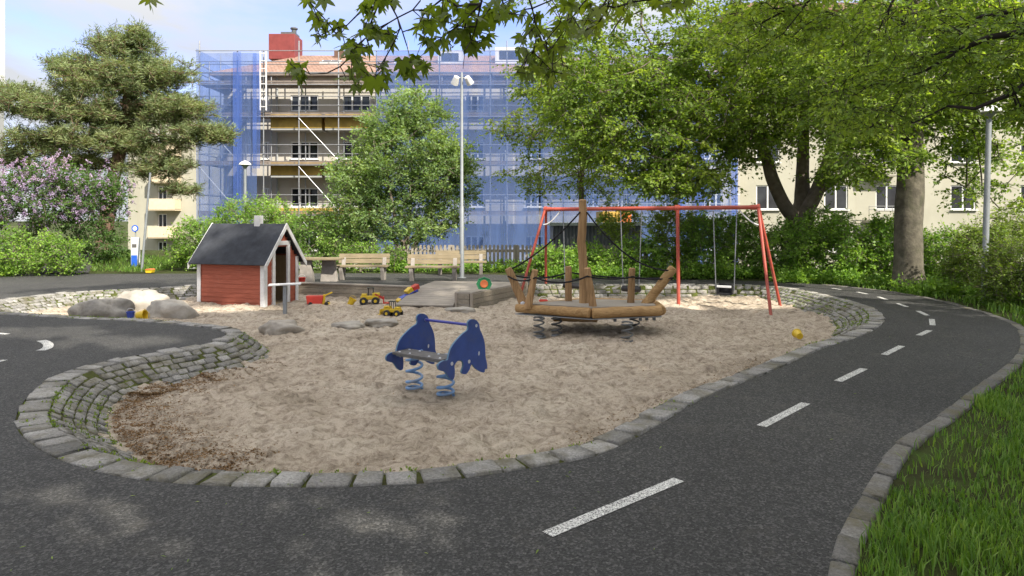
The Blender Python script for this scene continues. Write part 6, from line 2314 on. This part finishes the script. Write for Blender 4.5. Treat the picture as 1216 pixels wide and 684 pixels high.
def build_shade_trees():  # added crowns out of view, there only to cast the foreground shade
    """unseen trees added behind the camera to keep the sun off the pit"""
    for i, (x, y, lab, zc, rz) in enumerate(((14, -11, 'added unseen shade tree standing alone farthest from the sand pit', 17, 8), (16.5, -5.5, 'added unseen shade tree on the verge beyond the beech at the right edge', 19.5, 9.5),
                                         (5.5, -12.5, 'added unseen shade tree directly behind the maple', 17, 8.5), (9.5, -6.5, 'added unseen shade tree between the maple and the verge, nearest to the sand pit', 19.5, 9.5))):
        tree('shade_tree', lab, (x, y, 0), [(x, y, zc, 5.6, 5.6, rz, int(40 * rz))], M['l_tree'], M['bark_dark'], 200 + i,
             trunk=[((x, y, -.2), .5), ((x, y, 4), .42), ((x, y, 12), .3), ((x, y, zc + rz - 4), .12)], per=(66, 66, 54, 60)[i], twigs=6, reach=1.1, size=.30, flat=.5, droop=.15, upn=.5, seg=.9, group='added shade trees behind the camera', gaps=True, twig_r=0, shell=1.4, aspect=.85)


build_trees()
build_shade_trees()
build_bushes()
build_overhang()


# ================================================================== LIGHT, SKY, CAMERA
TO_SUN = Vector((.46, -.57, .68)).normalized()
EXPOSURE = 1.78


def build_light():
    w = bpy.data.worlds.new('World')
    SC.world = w
    w.use_nodes = True
    t = w.node_tree
    t.nodes.clear()
    out = t.nodes.new('ShaderNodeOutputWorld')
    bg = t.nodes.new('ShaderNodeBackground')
    sky = t.nodes.new('ShaderNodeTexSky')
    sky.sky_type = 'NISHITA'
    sky.sun_disc = False
    sky.sun_elevation = math.asin(TO_SUN.z)
    sky.sun_rotation = math.atan2(TO_SUN.x, TO_SUN.y)
    sky.air_density, sky.dust_density, sky.ozone_density = 1.0, .6, 1.2
    tc = t.nodes.new('ShaderNodeTexCoord')
    mp = t.nodes.new('ShaderNodeMapping')
    mp.inputs['Scale'].default_value = (1.0, 1.0, 2.6)
    mp.inputs['Location'].default_value = (1.7, .4, .62)
    ns = t.nodes.new('ShaderNodeTexNoise')
    ns.inputs['Scale'].default_value = 2.6
    ns.inputs['Detail'].default_value = 8
    ns.inputs['Roughness'].default_value = .55
    ns.inputs['Distortion'].default_value = .3
    rp = t.nodes.new('ShaderNodeValToRGB')
    rp.color_ramp.elements[0].position, rp.color_ramp.elements[1].position = .31, .52
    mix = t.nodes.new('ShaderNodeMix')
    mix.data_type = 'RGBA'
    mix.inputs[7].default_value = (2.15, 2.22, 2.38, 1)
    L = t.links.new
    L(tc.outputs['Generated'], mp.inputs[0])
    L(mp.outputs[0], ns.inputs['Vector'])
    L(ns.outputs['Fac'], rp.inputs[0])
    # a cloud deck is brighter overhead than near the horizon
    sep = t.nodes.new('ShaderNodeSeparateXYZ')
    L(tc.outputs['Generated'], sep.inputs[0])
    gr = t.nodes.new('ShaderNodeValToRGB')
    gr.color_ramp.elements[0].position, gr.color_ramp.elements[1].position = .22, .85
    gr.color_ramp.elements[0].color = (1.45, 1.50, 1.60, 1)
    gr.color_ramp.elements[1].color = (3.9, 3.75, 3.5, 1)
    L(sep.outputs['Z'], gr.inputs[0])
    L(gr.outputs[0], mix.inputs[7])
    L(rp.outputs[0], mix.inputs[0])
    tint = t.nodes.new('ShaderNodeMix')
    tint.data_type, tint.blend_type = 'RGBA', 'MULTIPLY'
    tint.inputs[0].default_value = 1
    tint.inputs[7].default_value = (.46, .43, .58, 1)
    L(sky.outputs[0], tint.inputs[6])
    L(tint.outputs[2], mix.inputs[6])
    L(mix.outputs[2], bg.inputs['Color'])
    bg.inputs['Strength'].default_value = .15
    L(bg.outputs[0], out.inputs[0])
    sd = bpy.data.lights.new('sun', 'SUN')
    sd.energy = 2.6
    sd.angle = R(.53)
    sd.color = (1.0, .93, .82)
    so = bpy.data.objects.new('sun', sd)
    COL.objects.link(so)
    so.rotation_euler = (-TO_SUN).to_track_quat('-Z', 'Y').to_euler()


def build_camera():
    cd = bpy.data.cameras.new('camera')
    cd.sensor_width = 36
    cd.lens = F / 1216 * 36
    cd.shift_y = -(342 - HYP) / 1216
    cd.clip_start, cd.clip_end = .05, 3000
    co = bpy.data.objects.new('camera', cd)
    COL.objects.link(co)
    co.location = (0, 0, CH)
    co.rotation_euler = (R(90), 0, 0)
    SC.camera = co


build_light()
build_camera()
SC.view_settings.view_transform = 'Standard'
SC.view_settings.look = 'None'
SC.view_settings.exposure = EXPOSURE
SC.view_settings.gamma = 1
SC.render.engine = 'CYCLES'
cy = SC.cycles
cy.max_bounces, cy.diffuse_bounces, cy.glossy_bounces, cy.transmission_bounces, cy.transparent_max_bounces = 7, 4, 2, 4, 12
cy.use_denoising = True
try:
    cy.denoiser = 'OPENIMAGEDENOISE'
    cy.denoising_input_passes = 'RGB_ALBEDO_NORMAL'
except Exception:
    pass
cy.sample_clamp_indirect = 6
cy.caustics_reflective = cy.caustics_refractive = False
cy.use_adaptive_sampling = True
cy.adaptive_threshold = .015
